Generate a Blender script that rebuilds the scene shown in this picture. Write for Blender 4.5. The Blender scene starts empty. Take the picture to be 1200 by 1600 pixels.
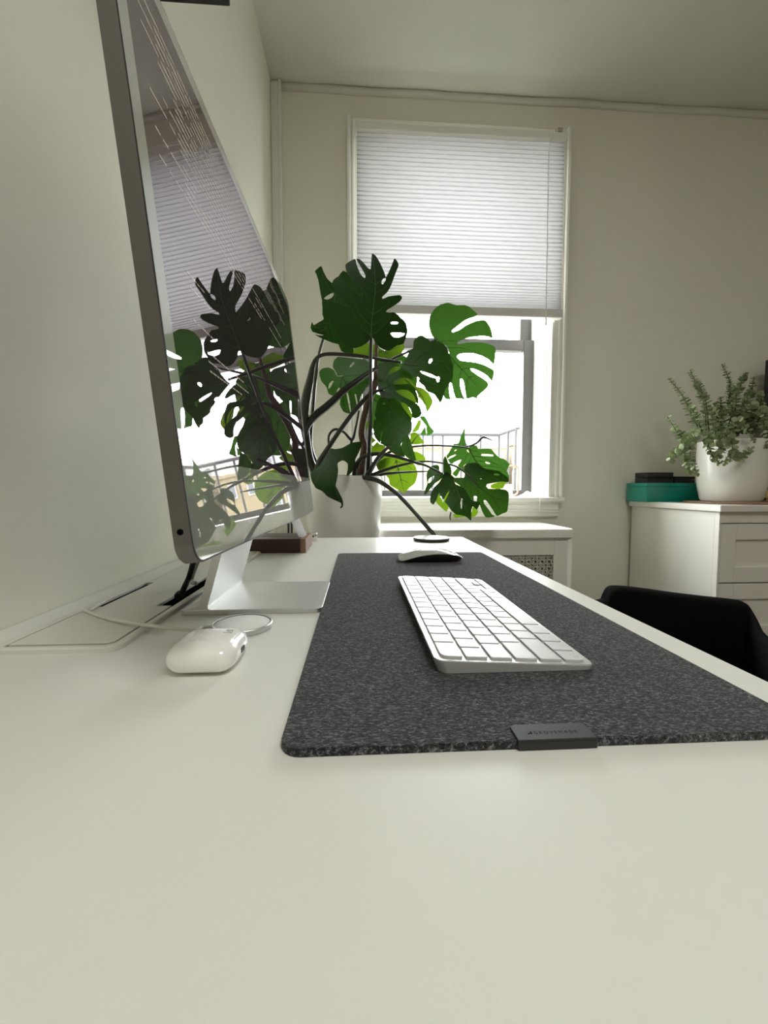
import bpy, bmesh, math, random
from mathutils import Vector, Matrix
from mathutils.geometry import delaunay_2d_cdt
from mathutils.kdtree import KDTree

SC = bpy.context.scene
COL = SC.collection
RND = random.Random(7)

# ------------------------------------------------------------------ camera
YAW, PITCH, ROLL, CH, FPX = 0.0609, -0.0576, 0.0010, 0.1333, 655.7
_f = Vector((math.sin(YAW)*math.cos(PITCH), math.cos(YAW)*math.cos(PITCH), math.sin(PITCH)))
_r0 = Vector((math.cos(YAW), -math.sin(YAW), 0)); _u0 = _r0.cross(_f)
_r = _r0*math.cos(ROLL)+_u0*math.sin(ROLL); _u = -_r0*math.sin(ROLL)+_u0*math.cos(ROLL)
cam_d = bpy.data.cameras.new('camera'); cam = bpy.data.objects.new('camera', cam_d); COL.objects.link(cam)
cam.matrix_world = Matrix(((_r.x, _u.x, -_f.x, 0), (_r.y, _u.y, -_f.y, 0), (_r.z, _u.z, -_f.z, CH), (0, 0, 0, 1)))
cam_d.sensor_fit = 'VERTICAL'; cam_d.sensor_height = 36.0; cam_d.sensor_width = 27.0
cam_d.lens = 36.0*FPX/1600.0; cam_d.clip_start = 0.005; cam_d.clip_end = 500
SC.camera = cam

# ------------------------------------------------------------------ sky, daylight, exposure
SKY = 10.5
w = bpy.data.worlds.new('overcast_sky'); SC.world = w; w.use_nodes = True
bgn = w.node_tree.nodes['Background']; bgn.inputs[0].default_value = (0.97, 0.985, 1.0, 1); bgn.inputs[1].default_value = SKY

def portal(name, loc, rot, sx, sy):
    l = bpy.data.lights.new(name, 'AREA'); l.shape = 'RECTANGLE'; l.size = sx; l.size_y = sy
    l.cycles.is_portal = True
    o = bpy.data.objects.new(name, l); COL.objects.link(o); o.location = loc; o.rotation_euler = rot
    return o
portal('window_daylight', (0.41, 2.02, 0.80), (math.radians(-90), 0, 0), 0.84, 1.50)
FILL_LAMP = 7.2   # radiance of the added fill lamp's diffuser (the lamp itself is built with the room)

SC.view_settings.view_transform = 'Standard'; SC.view_settings.look = 'None'
SC.view_settings.gamma = 1.0; SC.view_settings.use_curve_mapping = False
SC.view_settings.exposure = 1.42
SC.cycles.max_bounces = 14; SC.cycles.diffuse_bounces = 8; SC.cycles.glossy_bounces = 5
SC.cycles.transmission_bounces = 8; SC.cycles.transparent_max_bounces = 12
SC.cycles.sample_clamp_indirect = 6.0
SC.cycles.caustics_reflective = False; SC.cycles.caustics_refractive = False
SC.cycles.use_denoising = True

# ------------------------------------------------------------------ helpers
def at(px, py, Y):
    """point of the room at distance plane Y seen at photo position px, py"""
    d = _f + _r*((px-600)/FPX) - _u*((py-800)/FPX)
    return Vector((0, 0, CH)) + d*(Y/d.y)
def on_z(px, py, z):
    d = _f + _r*((px-600)/FPX) - _u*((py-800)/FPX)
    return Vector((0, 0, CH)) + d*((z-CH)/d.z)

def node_mat(name):
    m = bpy.data.materials.new(name); m.use_nodes = True
    nt = m.node_tree; return m, nt, nt.nodes, nt.links, nt.nodes['Principled BSDF']
def mat(name, col, rough=0.5, metal=0.0, spec=0.5, var=0.0, scale=20.0, bump=0.0, bscale=None, emit=None, stretch=None, coat=0.0):
    m, nt, N, L, b = node_mat(name)
    b.inputs['Base Color'].default_value = (*col, 1); b.inputs['Roughness'].default_value = rough
    b.inputs['Metallic'].default_value = metal; b.inputs['Specular IOR Level'].default_value = spec
    b.inputs['Coat Weight'].default_value = coat; b.inputs['Coat Roughness'].default_value = 0.05
    tc = N.new('ShaderNodeTexCoord'); mp = N.new('ShaderNodeMapping'); L.new(tc.outputs['Object'], mp.inputs[0])
    if stretch: mp.inputs['Scale'].default_value = stretch
    n = N.new('ShaderNodeTexNoise'); n.inputs['Scale'].default_value = scale; n.inputs['Detail'].default_value = 5
    L.new(mp.outputs[0], n.inputs['Vector'])
    if var > 0:
        mx = N.new('ShaderNodeMix'); mx.data_type = 'RGBA'
        mx.inputs['A'].default_value = (*[c*(1-var) for c in col], 1); mx.inputs['B'].default_value = (*[min(1, c*(1+var)) for c in col], 1)
        L.new(n.outputs['Fac'], mx.inputs['Factor']); L.new(mx.outputs['Result'], b.inputs['Base Color'])
    if bump > 0:
        n2 = N.new('ShaderNodeTexNoise'); n2.inputs['Scale'].default_value = bscale or scale; n2.inputs['Detail'].default_value = 4
        L.new(mp.outputs[0], n2.inputs['Vector'])
        bp = N.new('ShaderNodeBump'); bp.inputs['Strength'].default_value = bump; bp.inputs['Distance'].default_value = 0.002
        L.new(n2.outputs['Fac'], bp.inputs['Height']); L.new(bp.outputs[0], b.inputs['Normal'])
    if emit:
        b.inputs['Emission Color'].default_value = (*emit[0], 1); b.inputs['Emission Strength'].default_value = emit[1]
    return m

def glossy_panel(name, col, emit=None, ior=2.6, rough=0.01, tint=(1, 1, 1)):
    """flat layer under a mirror-like front glass: reflectance rises towards grazing view"""
    m, nt, N, L, b = node_mat(name)
    b.inputs['Base Color'].default_value = (*col, 1); b.inputs['Roughness'].default_value = 0.6; b.inputs['Specular IOR Level'].default_value = 0
    if emit:
        b.inputs['Emission Color'].default_value = (*emit[0], 1); b.inputs['Emission Strength'].default_value = emit[1]
    g = N.new('ShaderNodeBsdfGlossy'); g.inputs['Roughness'].default_value = rough; g.inputs['Color'].default_value = (*tint, 1)
    fr = N.new('ShaderNodeFresnel'); fr.inputs['IOR'].default_value = ior
    mx = N.new('ShaderNodeMixShader'); L.new(fr.outputs[0], mx.inputs[0]); L.new(b.outputs[0], mx.inputs[1]); L.new(g.outputs[0], mx.inputs[2])
    L.new(mx.outputs[0], N['Material Output'].inputs['Surface'])
    return m

def leaf_mat(name, front, back, trans=0.5, rough=0.35):
    m, nt, N, L, b = node_mat(name)
    tc = N.new('ShaderNodeTexCoord'); n = N.new('ShaderNodeTexNoise'); n.inputs['Scale'].default_value = 14; n.inputs['Detail'].default_value = 4
    L.new(tc.outputs['Object'], n.inputs['Vector'])
    mx = N.new('ShaderNodeMix'); mx.data_type = 'RGBA'
    mx.inputs['A'].default_value = (*[c*0.75 for c in front], 1); mx.inputs['B'].default_value = (*[c*1.25 for c in front], 1)
    L.new(n.outputs['Fac'], mx.inputs['Factor']); L.new(mx.outputs['Result'], b.inputs['Base Color'])
    b.inputs['Roughness'].default_value = rough; b.inputs['Specular IOR Level'].default_value = 0.25
    t = N.new('ShaderNodeBsdfTranslucent')
    mt = N.new('ShaderNodeMix'); mt.data_type = 'RGBA'
    mt.inputs['A'].default_value = (*[c*0.8 for c in back], 1); mt.inputs['B'].default_value = (*[min(1, c*1.2) for c in back], 1)
    L.new(n.outputs['Fac'], mt.inputs['Factor']); L.new(mt.outputs['Result'], t.inputs['Color'])
    ms = N.new('ShaderNodeMixShader'); ms.inputs[0].default_value = trans
    L.new(b.outputs[0], ms.inputs[1]); L.new(t.outputs[0], ms.inputs[2]); L.new(ms.outputs[0], N['Material Output'].inputs['Surface'])
    return m

def pane_mat(name):
    m, nt, N, L, b = node_mat(name)
    t = N.new('ShaderNodeBsdfTransparent'); t.inputs[0].default_value = (0.97, 0.985, 0.98, 1)
    g = N.new('ShaderNodeBsdfGlossy'); g.inputs['Roughness'].default_value = 0.01
    fr = N.new('ShaderNodeFresnel'); geo = N.new('ShaderNodeNewGeometry')
    ma = N.new('ShaderNodeMath'); ma.operation = 'MULTIPLY_ADD'; ma.inputs[1].default_value = -0.499; ma.inputs[2].default_value = 1.5   # no second reflection where the ray leaves the sheet
    L.new(geo.outputs['Backfacing'], ma.inputs[0]); L.new(ma.outputs[0], fr.inputs['IOR'])
    mx = N.new('ShaderNodeMixShader'); L.new(fr.outputs[0], mx.inputs[0]); L.new(t.outputs[0], mx.inputs[1]); L.new(g.outputs[0], mx.inputs[2])
    L.new(mx.outputs[0], N['Material Output'].inputs['Surface'])
    return m

def root_loc(o):
    v = Vector((0, 0, 0))
    while o is not None:
        v += o.location; o = o.parent
    return v
def obj(name, bm, m, parent=None, smooth=False, kind=None):
    """links a bmesh given in room coordinates as one mesh object"""
    if parent is not None:
        off = root_loc(parent)
        bmesh.ops.translate(bm, verts=bm.verts, vec=-off)
    me = bpy.data.meshes.new(name); bm.to_mesh(me); bm.free()
    if m: me.materials.append(m)
    if smooth:
        for p in me.polygons: p.use_smooth = True
    o = bpy.data.objects.new(name, me); COL.objects.link(o)
    if parent is not None: o.parent = parent
    if kind: o['kind'] = kind
    return o
def auto(o, ang=35):
    me = o.data
    for p in me.polygons: p.use_smooth = True
    try: me.set_sharp_from_angle(angle=math.radians(ang))
    except Exception: pass
    return o
def tag(o, label, cat, group=None):
    o['label'] = label; o['category'] = cat
    if group: o['group'] = group
    return o
def thing(name, loc, label, cat, group=None):
    o = bpy.data.objects.new(name, None); COL.objects.link(o); o.location = loc; o.empty_display_size = 0.05
    return tag(o, label, cat, group)
def struct_root(name, loc):
    o = bpy.data.objects.new(name, None); COL.objects.link(o); o.location = loc; o['kind'] = 'structure'; o.empty_display_size = 0.05
    return o
def BM(): return bmesh.new()
def box(bm, x0, x1, y0, y1, z0, z1, bev=0.0, seg=2):
    vs = [bm.verts.new((x, y, z)) for x in (x0, x1) for y in (y0, y1) for z in (z0, z1)]
    fs = [(0, 1, 3, 2), (4, 6, 7, 5), (0, 4, 5, 1), (2, 3, 7, 6), (0, 2, 6, 4), (1, 5, 7, 3)]
    F = [bm.faces.new([vs[i] for i in f]) for f in fs]
    if bev > 0:
        E = list({e for f in F for e in f.edges})
        bmesh.ops.bevel(bm, geom=E, offset=bev, segments=seg, affect='EDGES', profile=0.5)
def boxb(*a, **k):
    b = BM(); box(b, *a, **k); return b
def tube(bm, pts, rad, n=8, caps=True):
    """sweep a circle along pts (Vectors); rad float or list"""
    pts = [Vector(p) for p in pts]
    if not isinstance(rad, (list, tuple)): rad = [rad]*len(pts)
    rings = []; prev = None
    for i, p in enumerate(pts):
        d = (pts[min(i+1, len(pts)-1)]-pts[max(i-1, 0)]).normalized()
        if prev is None:
            a = Vector((0, 0, 1)) if abs(d.z) < 0.9 else Vector((1, 0, 0))
            nrm = (a-d*a.dot(d)).normalized()
        else:
            nrm = (prev-d*prev.dot(d))
            nrm = nrm.normalized() if nrm.length > 1e-6 else d.orthogonal().normalized()
        prev = nrm; bi = d.cross(nrm)
        rings.append([bm.verts.new(p+(nrm*math.cos(2*math.pi*k/n)+bi*math.sin(2*math.pi*k/n))*rad[i]) for k in range(n)])
    for a, b in zip(rings, rings[1:]):
        for k in range(n): bm.faces.new((a[k], a[(k+1) % n], b[(k+1) % n], b[k]))
    if caps:
        bm.faces.new(rings[0][::-1]); bm.faces.new(rings[-1])
def smooth_path(pts, sub=6):
    """Catmull-Rom through pts; pts are tuples of any length"""
    P = [tuple(p) for p in pts]; out = []
    for i in range(len(P)-1):
        p0 = P[max(i-1, 0)]; p1 = P[i]; p2 = P[i+1]; p3 = P[min(i+2, len(P)-1)]
        for s in range(sub):
            t = s/sub
            out.append(tuple(0.5*((2*b)+(-a+c)*t+(2*a-5*b+4*c-d)*t*t+(-a+3*b-3*c+d)*t**3) for a, b, c, d in zip(p0, p1, p2, p3)))
    out.append(P[-1]); return out
def lathe(bm, cx, cy, prof, n=48):
    """prof: (radius, z) list; closes at radius 0"""
    rings = []
    for r, z in prof:
        if r <= 1e-6: rings.append([bm.verts.new((cx, cy, z))])
        else: rings.append([bm.verts.new((cx+r*math.cos(2*math.pi*k/n), cy+r*math.sin(2*math.pi*k/n), z)) for k in range(n)])
    for a, b in zip(rings, rings[1:]):
        if len(a) == 1 and len(b) == 1: continue
        for k in range(n):
            k2 = (k+1) % n
            if len(a) == 1: bm.faces.new((a[0], b[k2], b[k]))
            elif len(b) == 1: bm.faces.new((a[k], a[k2], b[0]))
            else: bm.faces.new((a[k], a[k2], b[k2], b[k]))
    bmesh.ops.recalc_face_normals(bm, faces=bm.faces)
def rrect(x0, x1, y0, y1, r, seg=6):
    if not isinstance(r, (list, tuple)): r = [r]*4
    out = []
    for (cx, cy, a0, rr) in ((x0+r[0], y0+r[0], 180, r[0]), (x1-r[1], y0+r[1], 270, r[1]), (x1-r[2], y1-r[2], 0, r[2]), (x0+r[3], y1-r[3], 90, r[3])):
        if rr <= 1e-6: out.append((cx, cy)); continue
        for k in range(seg+1):
            a = math.radians(a0+90*k/seg); out.append((cx+rr*math.cos(a), cy+rr*math.sin(a)))
    return out
def prism(bm, outline, f0, f1):
    """outline 2-D list; f0,f1 map (u,v) to bottom/top points"""
    a = [bm.verts.new(f0(*p)) for p in outline]; b = [bm.verts.new(f1(*p)) for p in outline]
    n = len(a)
    fs = [bm.faces.new(a[::-1]), bm.faces.new(b)]
    for k in range(n): fs.append(bm.faces.new((a[k], a[(k+1) % n], b[(k+1) % n], b[k])))
    bmesh.ops.recalc_face_normals(bm, faces=fs)
    return a, b
def plate(bm, outline, z0, z1, bev=0.0, seg=2):
    prism(bm, outline, lambda x, y: (x, y, z0), lambda x, y: (x, y, z1))
    if bev > 0:
        E = [e for e in bm.edges if all(abs(v.co.z-z1) < 1e-6 for v in e.verts) and len(e.link_faces) == 2]
        bmesh.ops.bevel(bm, geom=E, offset=bev, segments=seg, affect='EDGES', profile=0.5)
def inside(p, poly):
    x, y = p; c = False; n = len(poly); j = n-1
    for i in range(n):
        xi, yi = poly[i]; xj, yj = poly[j]
        if (yi > y) != (yj > y) and x < (xj-xi)*(y-yi)/(yj-yi)+xi: c = not c
        j = i
    return c
def Zm(x0, y0, s, pts): return [(x0+p[0]/s, y0+p[1]/s) for p in pts]

# ------------------------------------------------------------------ materials
M = {}
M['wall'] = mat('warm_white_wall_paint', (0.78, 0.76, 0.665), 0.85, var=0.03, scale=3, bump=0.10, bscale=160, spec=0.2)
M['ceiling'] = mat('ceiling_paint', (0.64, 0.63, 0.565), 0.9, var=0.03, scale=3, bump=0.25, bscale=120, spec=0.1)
M['trim'] = mat('white_gloss_trim_paint', (0.80, 0.79, 0.73), 0.4, var=0.03, scale=8, bump=0.08, bscale=60)
M['floor'] = mat('dark_wood_floor', (0.10, 0.06, 0.035), 0.45, var=0.3, scale=6, stretch=(1, 12, 1))
M['desk'] = mat('white_desk_laminate', (0.74, 0.74, 0.69), 0.36, var=0.015, scale=40, bump=0.035, bscale=900, spec=0.3)
M['tray'] = mat('warm_white_plastic', (0.70, 0.69, 0.62), 0.5, var=0.02, scale=40)
M['black'] = mat('black_plastic', (0.012, 0.012, 0.012), 0.5)
M['hole_shade'] = mat('painted_hole_shade', (0.004, 0.004, 0.004), 1.0, spec=0.0)  # near-black that stands in for the shade inside openings
M['cord'] = mat('matt_black_rubber', (0.006, 0.006, 0.006), 0.7, spec=0.2)
M['sash'] = mat('grey_brown_window_sash', (0.07, 0.065, 0.062), 0.5, var=0.08, scale=15)
M['pane'] = pane_mat('window_glass')
M['alu'] = mat('brushed_aluminium', (0.66, 0.665, 0.65), 0.45, metal=1.0, bump=0.02, bscale=900)
M['alu_shaded'] = mat('shaded_satin_aluminium', (0.17, 0.16, 0.15), 0.4, metal=1.0)  # aluminium darkened: the dim room it mirrors is put into the colour
M['white_gloss'] = mat('glossy_white_plastic', (0.93, 0.91, 0.885), 0.12, spec=0.5, coat=0.5)
M['white_matt'] = mat('matt_white_plastic', (0.80, 0.79, 0.76), 0.4)
M['key'] = mat('white_keycap', (0.60, 0.59, 0.60), 0.42, var=0.09, scale=60)
M['keybody'] = mat('silver_keyboard_body', (0.70, 0.70, 0.69), 0.35, metal=0.6)
M['backlit_card'] = leaf_mat('thin_white_acrylic', (0.85, 0.85, 0.86), (0.8, 0.8, 0.82), 0.5, 0.3)
M['card'] = mat('white_card', (0.86, 0.85, 0.86), 0.5)
M['brown_wood'] = mat('dark_walnut', (0.040, 0.011, 0.006), 0.45, var=0.35, scale=30, stretch=(1, 8, 10))
M['steel'] = mat('polished_steel', (0.75, 0.74, 0.70), 0.15, metal=1.0)
M['pot'] = mat('white_glazed_ceramic', (0.62, 0.605, 0.57), 0.25, var=0.03, scale=10, spec=0.5)
M['pot2'] = mat('off_white_glazed_pot', (0.74, 0.725, 0.67), 0.25, var=0.03, scale=8)
M['soil'] = mat('dark_potting_soil', (0.02, 0.014, 0.01), 0.95, var=0.4, scale=150, bump=1.0, bscale=150)
M['stem'] = mat('dark_green_stem', (0.016, 0.017, 0.008), 0.45, var=0.35, scale=25)
M['brown_stem'] = mat('brown_woody_trunk', (0.09, 0.052, 0.03), 0.8, var=0.45, scale=60, bump=0.8, bscale=90)
M['leaf'] = leaf_mat('dark_glossy_leaf', (0.0055, 0.0125, 0.004), (0.014, 0.046, 0.003), 0.45)
M['leaf_mid'] = leaf_mat('mid_green_leaf', (0.010, 0.023, 0.006), (0.022, 0.066, 0.007), 0.5)
M['leaf_young'] = leaf_mat('young_bright_leaf', (0.04, 0.08, 0.010), (0.062, 0.110, 0.004), 0.6)
M['vein'] = mat('pale_leaf_vein', (0.045, 0.08, 0.025), 0.5)
M['teal'] = mat('glossy_teal_lacquer', (0.0, 0.27, 0.21), 0.12, coat=0.4)
M['dresser'] = mat('white_painted_dresser', (0.74, 0.72, 0.66), 0.42, var=0.03, scale=6, bump=0.03, bscale=200)
M['board'] = mat('brown_wooden_board', (0.22, 0.12, 0.07), 0.55, var=0.3, scale=30, stretch=(1, 8, 1))
M['brass'] = mat('brass', (0.75, 0.50, 0.2), 0.3, metal=1.0)
M['copper'] = mat('copper_wire', (0.62, 0.38, 0.25), 0.35, metal=1.0)
M['chair'] = mat('black_chair_fabric', (0.0035, 0.0035, 0.0035), 0.95, bump=0.4, bscale=600, spec=0.1)
M['cloth'] = mat('white_cloth', (0.8, 0.79, 0.76), 0.9)
M['grille'] = mat('cream_grille_paint', (0.62, 0.58, 0.51), 0.5)
M['rail_iron'] = mat('weathered_iron', (0.008, 0.0078, 0.0075), 0.8, var=0.2, scale=30)
M['facade'] = mat('ochre_plaster_facade', (0.10, 0.075, 0.04), 0.9, var=0.12, scale=1.5)
M['facade_white'] = mat('white_plaster_facade', (0.16, 0.158, 0.155), 0.9, var=0.05, scale=1)
M['dark_pane'] = mat('far_window_pane', (0.02, 0.021, 0.023), 0.4)
M['ground'] = mat('street_ground', (0.2, 0.2, 0.19), 0.9, var=0.2, scale=0.6)
M['legend'] = mat('grey_key_print', (0.35, 0.35, 0.35), 0.6)
M['cable_white'] = mat('white_cable_jacket', (0.72, 0.71, 0.66), 0.45)
M['cable_grey'] = mat('grey_cable_jacket', (0.42, 0.41, 0.37), 0.5)

# blind fabric: translucent pleats
def _blind():
    m, nt, N, L, b = node_mat('translucent_blind_fabric')
    d = N.new('ShaderNodeBsdfDiffuse'); d.inputs[0].default_value = (0.80, 0.79, 0.75, 1)
    t = N.new('ShaderNodeBsdfTranslucent'); t.inputs[0].default_value = (0.62, 0.62, 0.635, 1)
    n = N.new('ShaderNodeTexNoise'); n.inputs['Scale'].default_value = 60
    tc = N.new('ShaderNodeTexCoord'); L.new(tc.outputs['Object'], n.inputs['Vector'])
    mx = N.new('ShaderNodeMix'); mx.data_type = 'RGBA'; mx.inputs['A'].default_value = (0.185, 0.185, 0.19, 1); mx.inputs['B'].default_value = (0.215, 0.215, 0.222, 1)
    L.new(n.outputs['Fac'], mx.inputs['Factor']); L.new(mx.outputs['Result'], t.inputs[0])
    ms = N.new('ShaderNodeMixShader'); ms.inputs[0].default_value = 0.45
    L.new(d.outputs[0], ms.inputs[1]); L.new(t.outputs[0], ms.inputs[2]); L.new(ms.outputs[0], N['Material Output'].inputs['Surface'])
    return m
M['blind'] = _blind()
# felt
def _felt():
    m, nt, N, L, b = node_mat('charcoal_wool_felt')
    tc = N.new('ShaderNodeTexCoord')
    mp = N.new('ShaderNodeMapping'); mp.inputs['Scale'].default_value = (1, 2.6, 1); mp.inputs['Rotation'].default_value = (0, 0, 0.35); L.new(tc.outputs['Object'], mp.inputs[0])
    n = N.new('ShaderNodeTexNoise'); n.inputs['Scale'].default_value = 370; n.inputs['Detail'].default_value = 8; n.inputs['Roughness'].default_value = 0.8; n.inputs['Distortion'].default_value = 0.35
    L.new(mp.outputs[0], n.inputs['Vector'])
    r = N.new('ShaderNodeValToRGB'); e = r.color_ramp.elements
    e[0].position = 0.40; e[0].color = (0.004, 0.004, 0.0045, 1); e[1].position = 0.66; e[1].color = (0.36, 0.35, 0.365, 1)
    x = e.new(0.52); x.color = (0.045, 0.044, 0.048, 1)
    L.new(n.outputs['Fac'], r.inputs[0]); L.new(r.outputs[0], b.inputs['Base Color'])
    b.inputs['Roughness'].default_value = 1.0; b.inputs['Specular IOR Level'].default_value = 0.1
    b.inputs['Sheen Weight'].default_value = 0.15
    bp = N.new('ShaderNodeBump'); bp.inputs['Strength'].default_value = 0.8; bp.inputs['Distance'].default_value = 0.001
    L.new(n.outputs['Fac'], bp.inputs['Height']); L.new(bp.outputs[0], b.inputs['Normal'])
    return m
M['felt'] = _felt()
M['leather'] = mat('black_leather_tab', (0.02, 0.022, 0.022), 0.6, bump=0.06, bscale=900)
M['deboss'] = mat('debossed_leather_lettering', (0.002, 0.002, 0.002), 0.9, spec=0.1)

# ------------------------------------------------------------------ room shell
XL, YB, ZC, ZF = -0.335, 1.75, 1.70, -0.74
XR, YF = 3.0, -2.3
def struct(name, bm, m, smooth=False):
    return obj(name, bm, m, None, smooth, 'structure')
struct('floor', boxb(XL-0.15, XR+0.15, YF-0.15, YB+0.3, ZF-0.1, ZF), M['floor'])
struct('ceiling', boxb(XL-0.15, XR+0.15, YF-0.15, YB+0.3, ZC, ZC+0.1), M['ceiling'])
struct('wall_left', boxb(XL-0.15, XL, YF-0.15, YB+0.3, ZF, ZC), M['wall'])
# window opening in the back wall
WX0, WX1, WZ0, WZ1 = 0.018, 0.800, 0.094, 1.545
bm = BM()
box(bm, XL, WX0-0.02, YB, YB+0.3, ZF, ZC); box(bm, WX1+0.02, XR+0.15, YB, YB+0.3, ZF, ZC)
box(bm, WX0-0.02, WX1+0.02, YB, YB+0.3, ZF, WZ0-0.02); box(bm, WX0-0.02, WX1+0.02, YB, YB+0.3, WZ1+0.02, ZC)
struct('wall_back', bm, M['wall'])
struct('wall_right', boxb(XR, XR+0.15, YF-0.15, YB, ZF, ZC), M['wall'])
struct('wall_front', boxb(XL, XR, YF-0.15, YF, ZF, ZC), M['wall'])
# added round fill lamp, unseen behind the camera, to brighten desk and walls
LX, LY, LR = 0.50, -0.55, 0.32
lp = thing('added_fill_lamp', (LX, LY, ZC), 'round flush white ceiling lamp above and behind the desk', 'lamp')
bm = BM(); lathe(bm, LX, LY, [(0, ZC-0.0005), (LR+0.02, ZC-0.0005), (LR+0.02, ZC-0.045), (LR, ZC-0.045), (LR, ZC-0.03), (0, ZC-0.03)], 48); auto(obj('base', bm, M['trim'], lp))
bm = BM(); lathe(bm, LX, LY, [(LR-0.001, ZC-0.0405), (LR-0.001, ZC-0.046), (LR*0.8, ZC-0.058), (LR*0.4, ZC-0.064), (0, ZC-0.066)], 40)
obj('diffuser', bm, mat('fill_lamp_diffuser', (0.8, 0.8, 0.78), 0.5, emit=((1.0, 0.995, 0.95), FILL_LAMP)), lp, True)
# rough plaster ridge where wall meets ceiling, corner board, baseboard
bm = BM(); pts = []
for i in range(41):
    x = XL+0.04+(XR-XL-0.04)*i/40
    pts.append(Vector((x, YB-0.004+0.0015*math.sin(i*1.7), ZC-0.010+0.0015*math.sin(i*0.9+1))))
tube(bm, pts, 0.014, 8); struct('trim_1', bm, M['ceiling'], True)
bm = BM(); box(bm, XL, XL+0.030, YB-0.020, YB, ZF, ZC-0.001, 0.004); box(bm, XL+0.030, XL+0.041, YB-0.028, YB, ZF, ZC-0.001, 0.003)
struct('trim_2', bm, M['trim'])
struct('baseboard_back', boxb(XL+0.045, XR, YB-0.016, YB, ZF, ZF+0.12, bev=0.004), M['trim'])

# window 1 : casing, jambs, sashes, stool and apron
W1 = struct_root('window_1', (0.41, YB, WZ0))
cw = 0.060
def casing(x0, x1, inner):
    b = BM(); box(b, x0, x1, YB-0.018, YB, WZ0, WZ1+0.035, 0.003)
    s = 1 if inner > x0 else -1
    o = x0 if s > 0 else x1
    box(b, min(o, o+s*0.014), max(o, o+s*0.014), YB-0.034, YB-0.016, WZ0, WZ1+0.035, 0.003)
    box(b, min(o+s*0.020, o+s*0.030), max(o+s*0.020, o+s*0.030), YB-0.026, YB-0.016, WZ0, WZ1+0.02, 0.003)
    box(b, min(o+s*0.048, o+s*0.060), max(o+s*0.048, o+s*0.060), YB-0.026, YB-0.016, WZ0, WZ1+0.01, 0.003)
    return b
obj('casing', casing(WX0-cw, WX0, WX0), M['trim'], W1)
obj('casing', casing(WX1, WX1+cw-0.002, WX1), M['trim'], W1)
obj('casing', boxb(WX0, WX1, YB-0.018, YB, WZ1, WZ1+0.035, bev=0.003), M['trim'], W1)
JD = 0.155
obj('jamb', boxb(WX0-0.02, WX0, YB, YB+0.3, WZ0, WZ1), M['trim'], W1)
bm = BM(); box(bm, WX1, WX1+0.02, YB, YB+0.3, WZ0, WZ1); box(bm, WX1-0.008, WX1, YB+0.015, YB+0.028, WZ0, WZ1, 0.002)
obj('jamb', bm, M['trim'], W1)
obj('jamb', boxb(WX0-0.02, WX1+0.02, YB, YB+0.3, WZ1, WZ1+0.02), M['trim'], W1)
obj('stool', boxb(WX0-cw-0.005, WX1+cw+0.003, YB-0.045, YB+0.3, WZ0-0.019, WZ0, bev=0.005), M['trim'], W1)
bm = BM(); box(bm, WX0-cw+0.005, WX1+cw-0.012, YB-0.020, YB, WZ0-0.082, WZ0-0.019, 0.003)
for zz in (0.032, 0.048, 0.060): box(bm, WX0-cw+0.005, WX1+cw-0.012, YB-0.024, YB-0.018, WZ0-zz-0.006, WZ0-zz, 0.002)
obj('apron', bm, M['trim'], W1)
def sash(y0, z0, z1, stile, bot, top):
    b = BM(); y1 = y0+0.032
    box(b, WX0, WX0+stile, y0, y1, z0, z1, 0.003); box(b, WX1-stile, WX1, y0, y1, z0, z1, 0.003)
    box(b, WX0+stile, WX1-stile, y0, y1, z0, z0+bot, 0.003); box(b, WX0+stile, WX1-stile, y0, y1, z1-top, z1, 0.003)
    s = obj('sash', b, M['sash'], W1)
    obj('glass_pane', boxb(WX0+stile, WX1-stile, y0+0.014, y0+0.017, z0+bot, z1-top), M['pane'], s)
    return s
sash(YB+JD, WZ0+0.001, 0.805, 0.047, 0.028, 0.048)
sash(YB+JD+0.036, 0.765, WZ1-0.002, 0.052, 0.040, 0.03)

# ------------------------------------------------------------------ outside
struct('ground', boxb(-80, 90, 3.6, 120, -9.2, -9.0), M['ground'])
RAIL_Y = 3.2
rl = thing('balcony_railing', (0.7, RAIL_Y, -0.6), 'thin dark iron balcony railing outside the window', 'railing')
zt = at(700, 679, RAIL_Y).z
bm = BM(); xa = at(540, 679, RAIL_Y).x; xb = at(779, 679, RAIL_Y).x
tube(bm, [(xa, RAIL_Y, zt), (xb, RAIL_Y, zt), (at(815, 666, 2.8).x, 2.75, zt+0.005), (1.12, 2.5, zt+0.005)], 0.012, 8); obj('top_rail', bm, M['rail_iron'], rl, True)
bm = BM(); tube(bm, [(xa, RAIL_Y, -0.45), (xb, RAIL_Y, -0.45), (at(815, 666, 2.8).x, 2.75, -0.45), (1.12, 2.5, -0.45)], 0.010, 8); obj('bottom_rail', bm, M['rail_iron'], rl, True)
for px in (571, 601, 631, 661, 676, 692, 721, 751, 780):
    b = BM(); x = at(px, 690, RAIL_Y).x; tube(b, [(x, RAIL_Y, -0.6), (x, RAIL_Y, zt)], 0.009, 6); obj('baluster', b, M['rail_iron'], rl, True)
for px, yy in ((794, 3.0), (806, 2.85)):
    b = BM(); p = at(px, 690, yy); tube(b, [(p.x, yy, -0.6), (p.x, yy, zt+0.003)], 0.009, 6); obj('baluster', b, M['rail_iron'], rl, True)
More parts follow.
